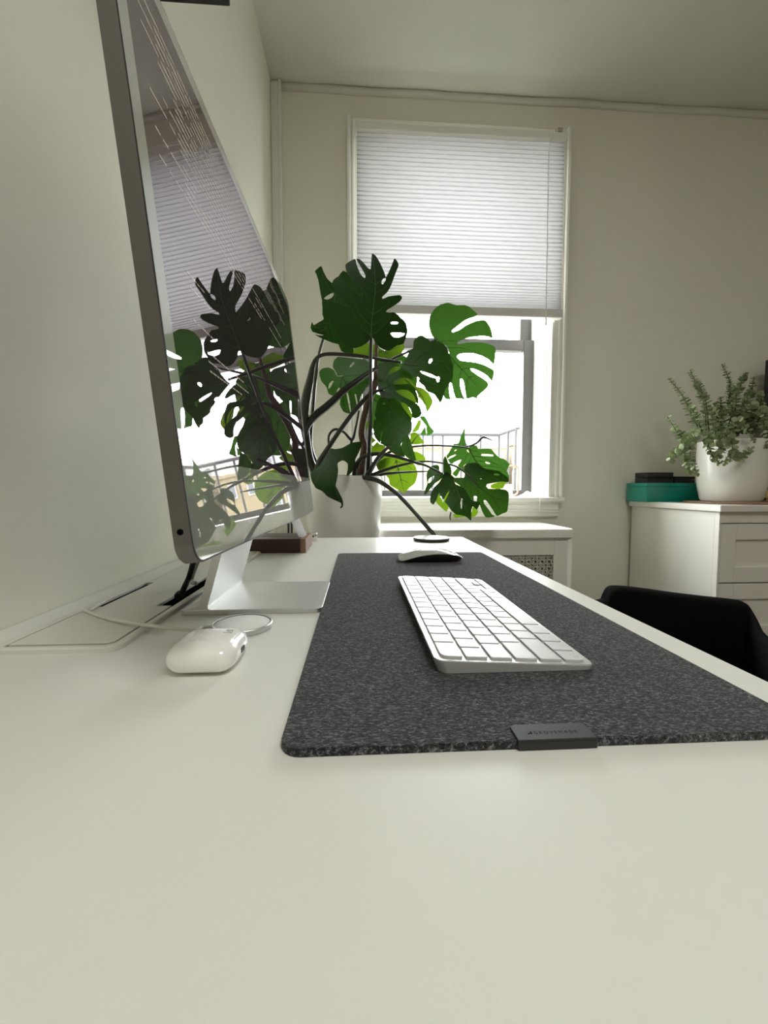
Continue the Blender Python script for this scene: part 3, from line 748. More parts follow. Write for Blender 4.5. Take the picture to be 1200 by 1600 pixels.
# ------------------------------------------------------------------ earbud case
cs = thing('earbud_case', (-0.1125, 0.3185, 0), 'small rounded white earbud charging case lying on the desk', 'earbud case')
ex0, ex1, ey0, ey1, eh = -0.1380, -0.0880, 0.2925, 0.3445, 0.0222
def pod(bm, xa, xb):
    """superellipsoid slab cut between xa and xb"""
    cx, cy, cz = (ex0+ex1)/2, (ey0+ey1)/2, eh/2; hx, hy, hz = (ex1-ex0)/2, (ey1-ey0)/2, eh/2
    rings = []; NS = 28
    for i in range(NS+1):
        x = xa+(xb-xa)*i/NS
        k = max(-1, min(1, (x-cx)/hx))
        rr = 0.0125/hx; dd = 1-abs(k)
        sc = 1.0 if dd >= rr else math.sqrt(max(0, 1-(1-dd/rr)**2))
        ry = hy-0.0125+0.0125*sc; rz = max(0.0, hz-0.0105+0.0105*sc) if sc > 0 else hz-0.0105
        ring_ = []
        for q in range(40):
            a = 2*math.pi*q/40; ca, sa = math.cos(a), math.sin(a)
            ring_.append(bm.verts.new((x, cy+ry*math.copysign(abs(ca)**0.55, ca), cz+rz*math.copysign(abs(sa)**0.78, sa))))
        rings.append(ring_)
    for a, b_ in zip(rings, rings[1:]):
        for q in range(40): bm.faces.new((a[q], a[(q+1) % 40], b_[(q+1) % 40], b_[q]))
    bm.faces.new(rings[0][::-1]); bm.faces.new(rings[-1])
seam = -0.1212
bm = BM(); pod(bm, seam+0.00003, ex1); auto(obj('body', bm, M['white_gloss'], cs), 50)
bm = BM(); pod(bm, ex0, seam-0.00003); auto(obj('lid', bm, M['white_gloss'], cs), 50)
obj('hinge', boxb(seam-0.0022, seam+0.0022, 0.308, 0.330, eh-0.0008, eh+0.0002, bev=0.0002), M['white_matt'], cs)
bm = BM()
for (a, b2, c, d) in ((-0.1035, -0.0975, 0.3225, 0.3230), (-0.1035, -0.0975, 0.3285, 0.3290), (-0.1035, -0.1030, 0.3225, 0.3290), (-0.0980, -0.0975, 0.3225, 0.3290), (-0.1022, -0.0990, 0.3250, 0.3254), (-0.1022, -0.0990, 0.3263, 0.3267)):
    box(bm, a, b2, c, d, eh-0.0002, eh+0.00012)
obj('printed_mark', bm, M['cable_grey'], cs)
bm = BM(); plate(bm, rrect(-0.0020, 0.0020, -0.0045, 0.0045, 0.0018), 0, 0.0006)
for v in bm.verts: v.co = Vector((ex1-0.0002+v.co.z, 0.3185+v.co.y, eh*0.5+v.co.x))
obj('charging_port', bm, M['black'], cs)

# magnetic charging puck with its cable
pk = thing('charging_puck', (-0.1105, 0.4005, 0), 'round flat white charging puck with its white cable behind the earbud case', 'charger')
bm = BM(); lathe(bm, -0.1105, 0.4005, [(0, 0.0002), (0.0272, 0.0002), (0.0276, 0.0008), (0.0276, 0.0048), (0.0270, 0.0054), (0.0254, 0.0054)], 64); auto(obj('rim', bm, M['alu'], pk))
bm = BM(); lathe(bm, -0.1105, 0.4005, [(0, 0.0003), (0.0252, 0.0003), (0.0252, 0.0048), (0.0246, 0.0050), (0, 0.0050)], 64); auto(obj('pad', bm, M['white_matt'], pk))
pts = [(-0.138, 0.398, 0.0026), (-0.146, 0.3955, 0.0026), tuple(on_z(300, 985, 0.005)), tuple(on_z(255, 980, 0.0085)), tuple(on_z(210, 974, 0.0085)), tuple(on_z(168, 966, 0.0068)), tuple(on_z(140, 957, 0.0062)), tuple(on_z(131, 952.5, 0.0060)), tuple(on_z(140, 953, 0.0064)), (-0.2835, 0.482, 0.0062)]
bm = BM(); tube(bm, smooth_path(pts, 8), 0.0016, 8); obj('cable', bm, M['cable_white'], pk, True)

# ------------------------------------------------------------------ objects at the far end of the desk
wb = thing('wooden_desk_tray', (-0.16, 0.91, 0), 'dark walnut desk block with a slot, at the far end of the desk', 'organizer')
a = on_z(478, 864, 0); xa_, ya_ = a.x, a.y; zh = CH-(842-762.5)/FPX*ya_
bx0 = -0.245
bm = BM()
box(bm, bx0, xa_-0.012, ya_, ya_+0.115, 0.0003, zh, 0.0015); obj('block', bm, M['brown_wood'], wb)
obj('end_strip', boxb(xa_-0.0118, xa_, ya_, ya_+0.115, 0.0003, zh, bev=0.0015), M['board'], wb)
obj('slot', boxb(bx0+0.01, xa_-0.02, ya_+0.045, ya_+0.056, zh-0.002, zh+0.0003), M['black'], wb)
# white card leaning out of the slot
p0 = at(468.5, 843, ya_+0.03); p1 = at(479, 836, ya_+0.03); p2 = at(466, 808, ya_+0.03); p3 = at(455, 815, ya_+0.03)
bm = BM(); q = [p0, p1, p1+(p2-p1)*1.6, p0+(p3-p0)*1.6]
f0 = [bm.verts.new(v) for v in q]; f1 = [bm.verts.new(v+Vector((0, 0.004, 0))) for v in q]
bm.faces.new(f0); bm.faces.new(f1[::-1])
for k in range(4): bm.faces.new((f0[k], f1[k], f1[(k+1) % 4], f0[(k+1) % 4]))
bmesh.ops.recalc_face_normals(bm, faces=bm.faces)
tag(obj('white_card', bm, M['backlit_card']), 'narrow white strip leaning on the dark walnut block', 'card')
sv = thing('steel_cup', (on_z(491, 845, 0).x, 1.055, 0), 'tiny shiny steel cylinder behind the walnut block', 'cylinder')
c_ = on_z(491, 845, 0)
bm = BM(); lathe(bm, c_.x, 1.055, [(0, 0.0002), (0.0075, 0.0002), (0.008, 0.001), (0.008, 0.019), (0.0074, 0.020), (0.0066, 0.019), (0.0066, 0.015), (0, 0.015)], 24); auto(obj('body', bm, M['steel'], sv))
obj('cap_ring', (lambda b: (lathe(b, c_.x, 1.055, [(0.0079, 0.0165), (0.0084, 0.0165), (0.0084, 0.0190), (0.0079, 0.0190)], 24), b)[1])(BM()), M['alu'], sv)
for px, nm in ((450.5, 'first'), (455.5, 'second')):
    b = BM(); tube(b, [at(px, 800, 1.30), at(px+0.3, 830, 1.30), at(px+0.3, 900, 1.30), Vector((at(px, 830, 1.30).x, 1.30, ZF+0.004))], 0.0032, 8)
    tag(obj('hanging_cable', b, M['black'], None, True), 'left of two black cables hanging behind the desk end' if nm == 'first' else 'right of two black cables hanging behind the desk end', 'cable', 'cables behind the desk')
# round wireless disc near the far desk edge
ds = thing('charging_disc', (0.189, 1.046, 0), 'flat round white disc with black rim at the far desk edge', 'charger')
c1, c2 = on_z(648, 847, 0), on_z(707, 847, 0); rad_ = (c2.x-c1.x)/2; cxx = (c1.x+c2.x)/2; cyy = 1.050
bm = BM(); lathe(bm, cxx, cyy, [(0, 0.0003), (rad_-0.004, 0.0003), (rad_, 0.003), (rad_, 0.0065), (rad_-0.0008, 0.0072)], 48); auto(obj('rubber_base', bm, M['black'], ds))
bm = BM(); lathe(bm, cxx, cyy, [(rad_-0.0008, 0.0072), (rad_-0.0016, 0.0085), (0, 0.0085)], 48); auto(obj('top', bm, M['white_gloss'], ds))

# ------------------------------------------------------------------ monstera
PX, PY = -0.048, 1.375
mon = thing('potted_monstera', (PX, PY, ZF), 'large split-leaf plant in a white planter between desk and window', 'potted plant')
rim = at(540, 743, PY-0.118).z; R0 = 0.1275
bm = BM(); pzb = -0.16
lathe(bm, PX, PY, [(0, pzb), (0.086, pzb), (0.094, pzb+0.006), (0.105, pzb+0.10), (0.118, -0.005), (R0-0.002, rim-0.06), (R0, rim-0.004), (R0-0.002, rim), (R0-0.010, rim), (R0-0.012, rim-0.01), (0.108, rim-0.03), (0, rim-0.03)], 64)
auto(obj('planter', bm, M['pot'], mon))
bm = BM(); lathe(bm, PX, PY, [(0.117, rim-0.012), (0.09, rim-0.002), (0.04, rim+0.004), (0, rim+0.006)], 40); obj('soil', bm, M['soil'], mon, True)
bm = BM()
lathe(bm, PX, PY, [(0, pzb-0.02), (0.11, pzb-0.02), (0.11, pzb), (0, pzb)], 32); obj('stand_top', bm, M['board'], mon)
for k in range(3):
    a = math.radians(90+120*k); b = BM(); tube(b, [(PX+0.06*math.cos(a), PY+0.06*math.sin(a), pzb-0.02), (PX+0.11*math.cos(a), PY+0.11*math.sin(a), ZF)], 0.012, 10); obj('stand_leg', b, M['board'], mon, True)

def stem(pts, m='stem', sub=6, name='stem'):
    """pts: (px, py, Y, radius in photo px at that depth)"""
    P = smooth_path(pts, sub)
    b = BM(); tube(b, [at(p[0], p[1], p[2]) for p in P], [p[3]*p[2]/FPX for p in P], 8)
    return obj(name, b, M[m], mon, True)
def leaf(outline, holes, Y0, a=0.0, b=0.0, k=0.0, m='leaf', rib=None, step=7.0, ripple=0.0):
    """blade with its own tilt (a: deeper to the right, b: deeper upwards) and cupping k"""
    out = smooth_closed(outline); hs = [smooth_closed(h, 3) for h in holes]
    cx = sum(p[0] for p in out)/len(out); cy = sum(p[1] for p in out)/len(out)
    def P3(x, y):
        u = (x-cx)*Y0/FPX; v = (cy-y)*Y0/FPX
        return at(x, y, Y0+a*u+b*v+k*(u*u+v*v)+ripple*math.sin(u*70+1)*math.cos(v*55))
    pts = list(out); edges = [(i, (i+1) % len(out)) for i in range(len(out))]
    for h in hs:
        n0 = len(pts); pts += h; edges += [(n0+i, n0+(i+1) % len(h)) for i in range(len(h))]
    nb = len(pts)
    kd = KDTree(nb)
    for i, p in enumerate(pts): kd.insert((p[0], p[1], 0), i)
    kd.balance()
    x = min(p[0] for p in out)
    while x < max(p[0] for p in out):
        y = min(p[1] for p in out)
        while y < max(p[1] for p in out):
            q = (x+RND.uniform(-1, 1), y+RND.uniform(-1, 1))
            if inside(q, out) and not any(inside(q, h) for h in hs) and kd.find((q[0], q[1], 0))[2] > step*0.45: pts.append(q)
            y += step
        x += step
    V, E_, F_, *_ = delaunay_2d_cdt([Vector(p) for p in pts], edges, [], 0, 1e-5)
    bm = BM(); vs = [bm.verts.new(P3(v.x, v.y)) for v in V]
    for f in F_:
        c = (sum(V[i].x for i in f)/3, sum(V[i].y for i in f)/3)
        if inside(c, out) and not any(inside(c, h) for h in hs): bm.faces.new([vs[i] for i in f])
    bmesh.ops.delete(bm, geom=[v for v in bm.verts if not v.link_faces], context='VERTS')
    o = obj('leaf', bm, M[m], mon, True)
    if rib:
        R_ = smooth_path(rib, 5); bb = BM(); n = len(R_)
        tube(bb, [P3(*p)+Vector((0, -0.0008, 0)) for p in R_], [(0.95-0.7*i/n)*Y0/FPX for i in range(n)], 6)
        for i in range(1, n-2, 3):
            dx, dy = R_[i+1][0]-R_[i-1][0], R_[i+1][1]-R_[i-1][1]; dl = math.hypot(dx, dy) or 1
            for sg in (-1, 1):
                an = math.atan2(dy, dx)+sg*math.radians(58); q = [R_[i]]
                while len(q) < 40:
                    an -= sg*0.035; c_ = (q[-1][0]+3*math.cos(an), q[-1][1]+3*math.sin(an)); c2 = (c_[0]+4*math.cos(an), c_[1]+4*math.sin(an))
                    if not inside(c2, out) or any(inside(c2, h) for h in hs): break
                    q.append(c_)
                if len(q) > 4: tube(bb, [P3(*p)+Vector((0, -0.0005, 0)) for p in q], [(0.4-0.25*j/len(q))*Y0/FPX for j in range(len(q))], 4, False)
        obj('midrib', bb, M['vein'], o, True)
    return o
def smooth_closed(P, sub=3):
    n = len(P); out = []
    for i in range(n):
        p0, p1, p2, p3 = P[i-1], P[i], P[(i+1) % n], P[(i+2) % n]
        for s in range(sub):
            t = s/sub
            q = tuple(0.5*((2*b)+(-a+c)*t*0.8*1.0+(2*a-5*b+4*c-d)*t*t*0.8+(-a+3*b-3*c+d)*t**3*0.8) if False else
                      (b+(c-b)*t)*0.45+0.55*0.5*((2*b)+(-a+c)*t+(2*a-5*b+4*c-d)*t*t+(-a+3*b-3*c+d)*t**3) for a, b, c, d in zip(p0, p1, p2, p3))
            if not out or (abs(q[0]-out[-1][0])+abs(q[1]-out[-1][1])) > 0.15: out.append(q)
    return out

TB = 1.36
# trunk and stems
stem([(587, 522, 1.36, 2.2), (588, 545, 1.36, 2.6), (587, 575, 1.36, 3.2), (586, 600, 1.36, 4.5), (578, 622, 1.36, 5.5), (569, 652, 1.36, 5.0), (565, 678, 1.36, 5.0), (569, 697, 1.36, 5.2), (566, 722, 1.36, 5.5), (562, 750, 1.36, 6)], 'brown_stem', name='trunk')
stem([(580, 521, 1.03, 2.0), (579, 560, 1.05, 2.4), (579, 600, 1.09, 2.4), (579, 650, 1.15, 2.5), (577, 700, 1.24, 3.0), (575, 748, 1.33, 3.5)])
stem([(627, 566, 1.17, 2.0), (598, 562, 1.18, 2.4), (560, 556, 1.20, 2.7), (520, 553, 1.22, 2.8), (500, 556, 1.23, 2.9), (490, 568, 1.24, 3.4), (484, 595, 1.25, 5.5), (478, 625, 1.26, 7.5), (476, 652, 1.26, 6.5), (480, 690, 1.28, 5.5), (487, 722, 1.30, 5.0), (504, 750, 1.33, 5)])
stem([(514, 506, 1.32, 1.5), (507, 524, 1.32, 1.9), (498, 556, 1.31, 2.2), (493, 592, 1.31, 2.4), (489, 640, 1.31, 2.8), (486, 700, 1.32, 3.2), (508, 749, 1.345, 4)])
stem([(684, 530, 1.33, 1.6), (637, 550, 1.32, 1.9), (607, 564, 1.32, 2.2), (583, 578, 1.31, 3.0), (560, 594, 1.30, 4.2), (537, 611, 1.29, 5.0), (512, 634, 1.28, 6.0), (490, 652, 1.27, 6.0), (478, 672, 1.265, 5.0), (477, 700, 1.28, 4.5), (494, 748, 1.33, 5)])
stem([(606, 620, 1.245, 1.6), (596, 610, 1.23, 2.2), (578, 617, 1.22, 3.2), (559, 636, 1.22, 3.6), (538, 663, 1.23, 3.4), (518, 692, 1.25, 3.6), (499, 722, 1.28, 4.2), (496, 740, 1.30, 4.5), (512, 752, 1.34, 5)])
stem([(514, 699, 1.27, 1.6), (514, 681, 1.27, 1.8), (523, 671, 1.27, 2.0), (537, 675, 1.27, 1.9), (550, 687, 1.28, 2.4), (556, 668, 1.29, 1.8), (561, 642, 1.30, 1.6)])
stem([(550, 687, 1.28, 2.2), (549, 702, 1.29, 2.4), (554, 730, 1.31, 3.0), (553, 750, 1.33, 3.4)])
stem([(733, 700, 1.30, 1.2), (705, 697, 1.30, 1.4), (670, 696, 1.31, 1.5), (640, 699, 1.32, 1.7), (610, 706, 1.33, 2.0), (590, 720, 1.34, 2.4), (574, 748, 1.35, 3)])
stem([(692, 741, 1.18, 1.6), (667, 728, 1.20, 1.9), (647, 722, 1.21, 2.2), (617, 713, 1.24, 2.8), (590, 709, 1.27, 3.0), (567, 714, 1.30, 3.4), (556, 730, 1.32, 4.0), (554, 748, 1.34, 4)])
stem([(747, 759, 1.20, 1.0), (732, 743, 1.21, 1.3), (713, 729, 1.22, 1.4), (693, 724, 1.23, 1.4), (670, 721, 1.24, 1.5), (647, 722.5, 1.25, 1.7), (619, 729, 1.28, 2.2), (592, 738, 1.31, 2.8), (572, 746, 1.34, 3)])
stem([(668, 736.5, 1.40, 1.0), (628, 738, 1.39, 1.8), (598, 741, 1.38, 2.6), (580, 746, 1.37, 3.4)])
stem([(613, 694, 1.17, 1.6), (603, 702, 1.19, 2.6), (590, 716, 1.22, 3.2), (578, 736, 1.28, 3.6), (570, 748, 1.33, 4)])
stem([(552, 748, 1.30, 4.0), (567, 745.5, 1.27, 4.2), (588, 750, 1.25, 4.0), (604, 759, 1.235, 3.6), (622, 773, 1.22, 3.4), (640, 792, 1.205, 3.2), (656, 810, 1.19, 3.0), (667, 823, 1.185, 3.6), (679, 837, 1.18, 3.2), (690, 860, 1.175, 2.5)], name='aerial_root')

# --- the upright big leaf at the top
A1 = (460, 380, 6.0)
leaf(Zm(*A1, [(715, 890), (690, 925), (650, 955), (600, 978), (545, 985), (490, 950), (430, 890), (390, 830), (365, 760), (300, 715), (265, 670), (262, 600), (258, 545), (275, 520), (420, 570), (565, 632), (570, 625), (470, 550), (410, 470), (352, 395), (365, 345), (410, 312), (440, 330), (520, 420), (600, 490), (660, 532), (645, 470), (560, 380), (490, 275), (478, 205), (510, 175), (570, 147), (585, 205), (620, 290), (660, 330), (665, 300), (620, 220), (580, 148), (612, 150), (650, 185), (690, 232), (715, 240), (722, 150), (728, 97), (760, 115), (790, 160), (820, 220), (845, 280), (858, 318), (880, 280), (915, 200), (938, 142), (965, 170), (977, 210), (945, 290), (905, 400), (870, 460), (822, 505), (825, 525), (880, 500), (940, 490), (990, 487), (1010, 510), (990, 545), (930, 590), (870, 625), (860, 645), (900, 650), (935, 648), (990, 690), (1045, 745), (1062, 830), (1040, 900), (1020, 945), (960, 960), (900, 1000), (850, 1003), (800, 975), (760, 935), (738, 890)]),
     [Zm(*A1, h) for h in ([(815, 360), (835, 330), (857, 325), (855, 350), (830, 385), (818, 380)], [(905, 742), (935, 737), (972, 742), (965, 755), (935, 760), (910, 755)], [(902, 845), (940, 838), (1030, 845), (1020, 865), (975, 885), (930, 878)])],
     1.00, a=0.25, b=-0.10, k=0.5, m='leaf', rib=Zm(*A1, [(715, 890), (725, 740), (745, 560), (758, 420), (750, 250), (730, 110)]))
# leaf behind it on the left, seen through its slits
leaf(Zm(*A1, [(430, 700), (380, 690), (330, 700), (300, 640), (265, 560), (245, 470), (225, 350), (205, 290), (192, 262), (225, 230), (252, 215), (275, 270), (310, 335), (370, 380), (420, 300), (455, 258), (490, 275), (540, 350), (600, 450), (620, 520), (580, 600), (520, 690)]),
     [Zm(*A1, [(275, 520), (310, 490), (365, 462), (372, 480), (345, 515), (310, 528)]), Zm(*A1, [(448, 545), (465, 540), (476, 560), (465, 575), (450, 565)])],
     1.30, a=0.3, b=0.3, k=0.4, m='leaf_mid', rib=Zm(*A1, [(360, 680), (375, 540), (400, 430), (430, 330)]))
# low curled leaf left
leaf(Zm(*A1, [(152, 790), (165, 738), (182, 768), (230, 740), (275, 712), (260, 658), (300, 690), (360, 740), (400, 820), (460, 900), (550, 985), (550, 1030), (500, 1040), (440, 1010), (415, 950), (360, 935), (285, 905), (210, 870), (170, 830)]),
     [Zm(*A1, [(178, 832), (210, 845), (270, 860), (275, 866), (220, 862), (185, 848)])],
     1.31, a=0.4, b=-0.4, k=0.6, m='leaf_mid', rib=Zm(*A1, [(330, 740), (290, 800), (240, 830)]))
# bright young leaf glowing behind, under the big one
leaf(Zm(*A1, [(415, 950), (470, 985), (545, 1000), (610, 975), (680, 935), (760, 960), (850, 1010), (930, 960), (990, 935), (1025, 945), (1028, 990), (1000, 1040), (940, 1065), (850, 1080), (720, 1085), (600, 1060), (500, 1040), (440, 1010)]),
     [Zm(*A1, [(838, 1025), (855, 1015), (880, 1022), (870, 1042), (850, 1045)])], 1.46, a=0.2, b=0.3, k=0.5, m='leaf_young', rib=Zm(*A1, [(680, 1070), (760, 1030), (900, 1000), (1000, 960)]))
# --- the big leaf over the window
A2 = (600, 460, 5.4545)
leaf(Zm(*A2, [(445, 395), (405, 345), (383, 270), (388, 195), (430, 125), (480, 88), (545, 71), (590, 85), (620, 92), (690, 92), (730, 108), (765, 138), (798, 172), (740, 200), (690, 222), (620, 275), (580, 308), (585, 322), (640, 303), (700, 262), (780, 228), (840, 218), (868, 225), (895, 260), (915, 305), (926, 372), (880, 358), (820, 355), (720, 368), (650, 395), (622, 412), (640, 425), (700, 412), (780, 408), (850, 411), (910, 430), (948, 452), (950, 510), (937, 597), (890, 555), (835, 525), (760, 502), (690, 502), (640, 510), (620, 532), (650, 563), (710, 572), (780, 580), (850, 600), (915, 632), (938, 652), (935, 690), (920, 740), (885, 700), (835, 665), (775, 637), (738, 630), (745, 650), (800, 690), (860, 728), (892, 765), (870, 805), (800, 865), (793, 888), (755, 877), (705, 890), (692, 830), (682, 760), (668, 722), (648, 722), (650, 780), (668, 850), (688, 893), (650, 888), (612, 886), (592, 830), (577, 760), (560, 755), (553, 800), (560, 860), (567, 897), (520, 888), (505, 850), (500, 700), (560, 560), (540, 440)]),
     [], 1.38, a=0.25, b=0.2, k=0.35, m='leaf_mid', rib=Zm(*A2, [(445, 395), (530, 480), (600, 570), (700, 680), (790, 780)]))
# leaf in front of it
leaf(Zm(*A2, [(160, 590), (185, 545), (215, 490), (250, 455), (252, 400), (290, 355), (330, 352), (380, 385), (400, 405), (440, 395), (500, 415), (540, 465), (560, 520), (588, 600), (590, 660), (582, 715), (555, 765), (520, 810), (500, 890), (480, 926), (455, 890), (425, 850), (375, 830), (340, 795), (300, 745), (250, 700), (190, 650), (140, 612)]),
     [Zm(*A2, h) for h in ([(378, 580), (390, 552), (408, 548), (412, 562), (400, 582), (388, 588)], [(256, 712), (270, 700), (295, 708), (300, 725), (285, 738), (265, 732)], [(275, 760), (300, 755), (335, 775), (352, 800), (335, 805), (300, 785)], [(448, 735), (450, 705), (465, 700), (474, 715), (470, 740), (458, 748)], [(308, 655), (340, 660), (400, 680), (450, 705), (440, 715), (390, 700), (330, 675)])],
     1.19, a=0.2, b=0.2, k=0.5, m='leaf', rib=Zm(*A2, [(160, 590), (260, 605), (420, 575), (560, 580)]))
# hanging bright blade between
A3 = (570, 540, 8.89)
leaf(Zm(*A3, [(560, 440), (640, 480), (700, 560), (800, 590), (880, 650), (945, 760), (930, 830), (865, 925), (840, 840), (790, 760), (745, 720), (720, 640), (660, 560), (520, 545), (390, 530), (385, 515), (450, 460), (520, 440)]),
     [], 1.44, a=0.2, b=0.2, m='leaf_young', rib=Zm(*A3, [(560, 470), (700, 600), (800, 720), (865, 900)]))
leaf(Zm(*A3, [(420, 630), (500, 610), (600, 612), (680, 660), (720, 730), (725, 800), (640, 760), (520, 700)]), [], 1.45, m='leaf_young')
leaf(Zm(*A3, [(330, 395), (350, 340), (410, 295), (470, 288), (505, 300), (470, 340), (400, 370), (345, 400)]), [], 1.45, m='leaf_young')
leaf(Zm(*A3, [(500, 790), (560, 800), (620, 870), (665, 990), (640, 1040), (590, 960), (520, 850)]), [], 1.45, m='leaf_young')
# dark fingers of a front leaf right of the trunk
leaf(Zm(*A3, [(190, 240), (260, 250), (340, 235), (430, 240), (500, 300), (580, 350), (650, 410), (680, 460), (640, 470), (560, 440), (480, 450), (400, 500), (385, 520), (430, 540), (540, 535), (620, 530), (670, 560), (715, 640), (745, 740), (745, 830), (725, 800), (680, 690), (600, 620), (500, 612), (425, 630), (480, 680), (600, 740), (700, 790), (760, 840), (790, 930), (770, 980), (720, 1010), (665, 1000), (640, 900), (580, 815), (500, 780), (420, 730), (330, 740), (240, 720), (190, 640), (170, 500), (180, 350)]),
     [Zm(*A3, [(330, 395), (350, 340), (410, 295), (470, 288), (505, 300), (470, 340), (400, 370), (345, 400)]), Zm(*A3, [(258, 550), (285, 538), (308, 540), (290, 555), (265, 560)]), Zm(*A3, [(258, 615), (290, 608), (328, 618), (310, 628), (270, 628)])],
     1.24, a=0.2, b=0.2, k=0.4, m='leaf', rib=Zm(*A3, [(200, 620), (330, 560), (480, 470), (640, 430)]))
# dark drooping leaf
leaf(Zm(*A3, [(200, 740), (260, 700), (340, 720), (420, 735), (490, 790), (540, 880), (600, 950), (645, 1020), (658, 1120), (640, 1200), (590, 1250), (540, 1290), (520, 1340), (500, 1390), (560, 1540), (460, 1530), (380, 1490), (320, 1430), (280, 1390), (225, 1365), (180, 1330), (135, 1270), (120, 1170), (125, 1050), (140, 960), (160, 830)]),
     [Zm(*A3, h) for h in ([(245, 805), (258, 788), (280, 790), (290, 810), (278, 825), (255, 822)], [(213, 1320), (222, 1230), (235, 1200), (242, 1215), (232, 1280), (222, 1345)], [(122, 1010), (135, 980), (155, 1000), (158, 1030), (140, 1035)])],
     1.25, a=-0.1, b=0.35, k=1.0, m='leaf', rib=Zm(*A3, [(300, 720), (330, 900), (350, 1100), (400, 1380)]))
# pale curled underside beside it
leaf(Zm(*A3, [(540, 1290), (600, 1240), (640, 1330), (670, 1440), (700, 1530), (712, 1600), (640, 1590), (570, 1540), (520, 1470), (500, 1400), (520, 1340)]), [], 1.20, a=-0.8, k=1.0, m='leaf_mid', rib=Zm(*A3, [(590, 1270), (600, 1400), (650, 1570)]))
# little pale split leaf right, bright leaves by the window
leaf(Zm(*A3, [(765, 990), (800, 978), (835, 985), (870, 1040), (910, 1120), (960, 1195), (920, 1230), (866, 1258), (862, 1200), (850, 1110), (838, 1110), (845, 1180), (850, 1240), (800, 1242), (775, 1225), (820, 1150), (835, 1100), (810, 1060), (780, 1030)]), [], 1.50, m='leaf_mid')
leaf(Zm(*A3, [(660, 1200), (700, 1120), (740, 1040), (775, 1030), (780, 1090), (750, 1160), (700, 1200)]), [], 1.49, m='leaf_young')
leaf(Zm(*A3, [(640, 1220), (700, 1205), (750, 1240), (800, 1310), (830, 1350), (760, 1370), (680, 1375), (630, 1360)]), [], 1.47, m='leaf_young', rib=Zm(*A3, [(650, 1360), (700, 1290), (740, 1245)]))
leaf(Zm(*A3, [(680, 1470), (760, 1490), (830, 1540), (845, 1600), (800, 1660), (720, 1660), (690, 1580)]), [], 1.47, m='leaf_young')
leaf(Zm(*A3, [(90, 1240), (130, 1290), (200, 1360), (285, 1395), (250, 1450), (180, 1500), (110, 1500), (75, 1420), (80, 1300)]), [Zm(*A3, [(95, 1370), (150, 1330), (160, 1345), (110, 1390)])], 1.46, m='leaf_young')
A7 = (450, 620, 6.0)
leaf(Zm(*A7, [(830, 620), (900, 580), (960, 560), (1060, 565), (1130, 590), (1190, 640), (1215, 720), (1190, 810), (1140, 850), (1090, 902), (1010, 860), (955, 825), (945, 770), (900, 720), (840, 680)]), [], 1.47, m='leaf_young', a=0.2, k=0.4, rib=Zm(*A7, [(1010, 590), (1040, 700), (1085, 880)]))
leaf(Zm(*A7, [(820, 640), (860, 560), (920, 530), (960, 570), (940, 640), (880, 700)]), [], 1.48, m='leaf_young')
leaf(Zm(*A7, [(725, 250), (755, 225), (768, 240), (745, 290), (725, 310)]), [], 1.46, m='leaf_young')
# big shaded blades at the back of the plant
leaf([(588, 560), (600, 548), (625, 552), (645, 566), (652, 590), (648, 620), (636, 640), (620, 652), (604, 640), (594, 615), (588, 590)], [], 1.53, a=0.3, b=0.2, k=0.6, m='leaf', rib=[(592, 565), (608, 600), (620, 645)])
leaf([(578, 612), (596, 618), (615, 634), (628, 656), (630, 676), (618, 690), (600, 694), (586, 680), (578, 655), (574, 630)], [], 1.56, a=0.2, b=0.1, k=0.6, m='leaf', rib=[(580, 616), (600, 650), (608, 690)])
leaf([(520, 470), (545, 440), (575, 440), (596, 460), (600, 495), (588, 520), (560, 532), (535, 520), (522, 500)], [], 1.50, a=0.2, b=0.1, k=0.6, m='leaf', rib=[(560, 528), (562, 490), (568, 450)])
# mid-left leaf group under the arching stem
A5 = (470, 520, 6.0)
leaf(Zm(*A5, [(400, 400), (350, 410), (330, 370), (300, 320), (310, 260), (350, 225), (420, 230), (500, 240), (600, 250), (640, 280), (640, 350), (640, 480), (600, 540), (560, 600), (540, 690), (500, 720), (470, 760), (400, 740), (365, 670), (370, 600), (300, 590), (260, 570), (240, 510), (190, 450), (172, 370), (200, 335), (260, 325), (310, 350), (340, 405)]),
     [Zm(*A5, h) for h in ([(455, 325), (470, 295), (495, 272), (500, 290), (480, 315)], [(258, 520), (265, 480), (295, 450), (308, 455), (290, 490), (270, 520)], [(335, 555), (345, 525), (362, 512), (368, 525), (350, 550)], [(428, 570), (440, 562), (460, 650), (470, 735), (462, 740), (445, 660)], [(505, 580), (518, 578), (530, 640), (535, 680), (525, 680)], [(605, 520), (625, 515), (640, 530), (630, 545), (610, 538)])],
     1.33, a=0.1, b=0.1, k=0.5, m='leaf_mid', rib=Zm(*A5, [(370, 410), (430, 470), (470, 560), (480, 700)]))
# drooping leaf in front of the planter
leaf(Zm(*A7, [(400, 485), (440, 490), (510, 478), (600, 430), (695, 420), (685, 470), (660, 530), (625, 600), (608, 690), (570, 735), (548, 740), (560, 680), (560, 630), (540, 605), (505, 598), (465, 625), (470, 690), (462, 760), (448, 830), (470, 880), (510, 960), (518, 1015), (505, 1042), (485, 1042), (500, 1020), (495, 995), (440, 970), (370, 935), (320, 885), (260, 855), (222, 790), (210, 730), (235, 690), (300, 640), (350, 560)]),
     [], 1.19, a=0.3, b=0.25, k=1.0, m='leaf', rib=Zm(*A7, [(380, 510), (400, 600), (410, 740), (480, 960)]))
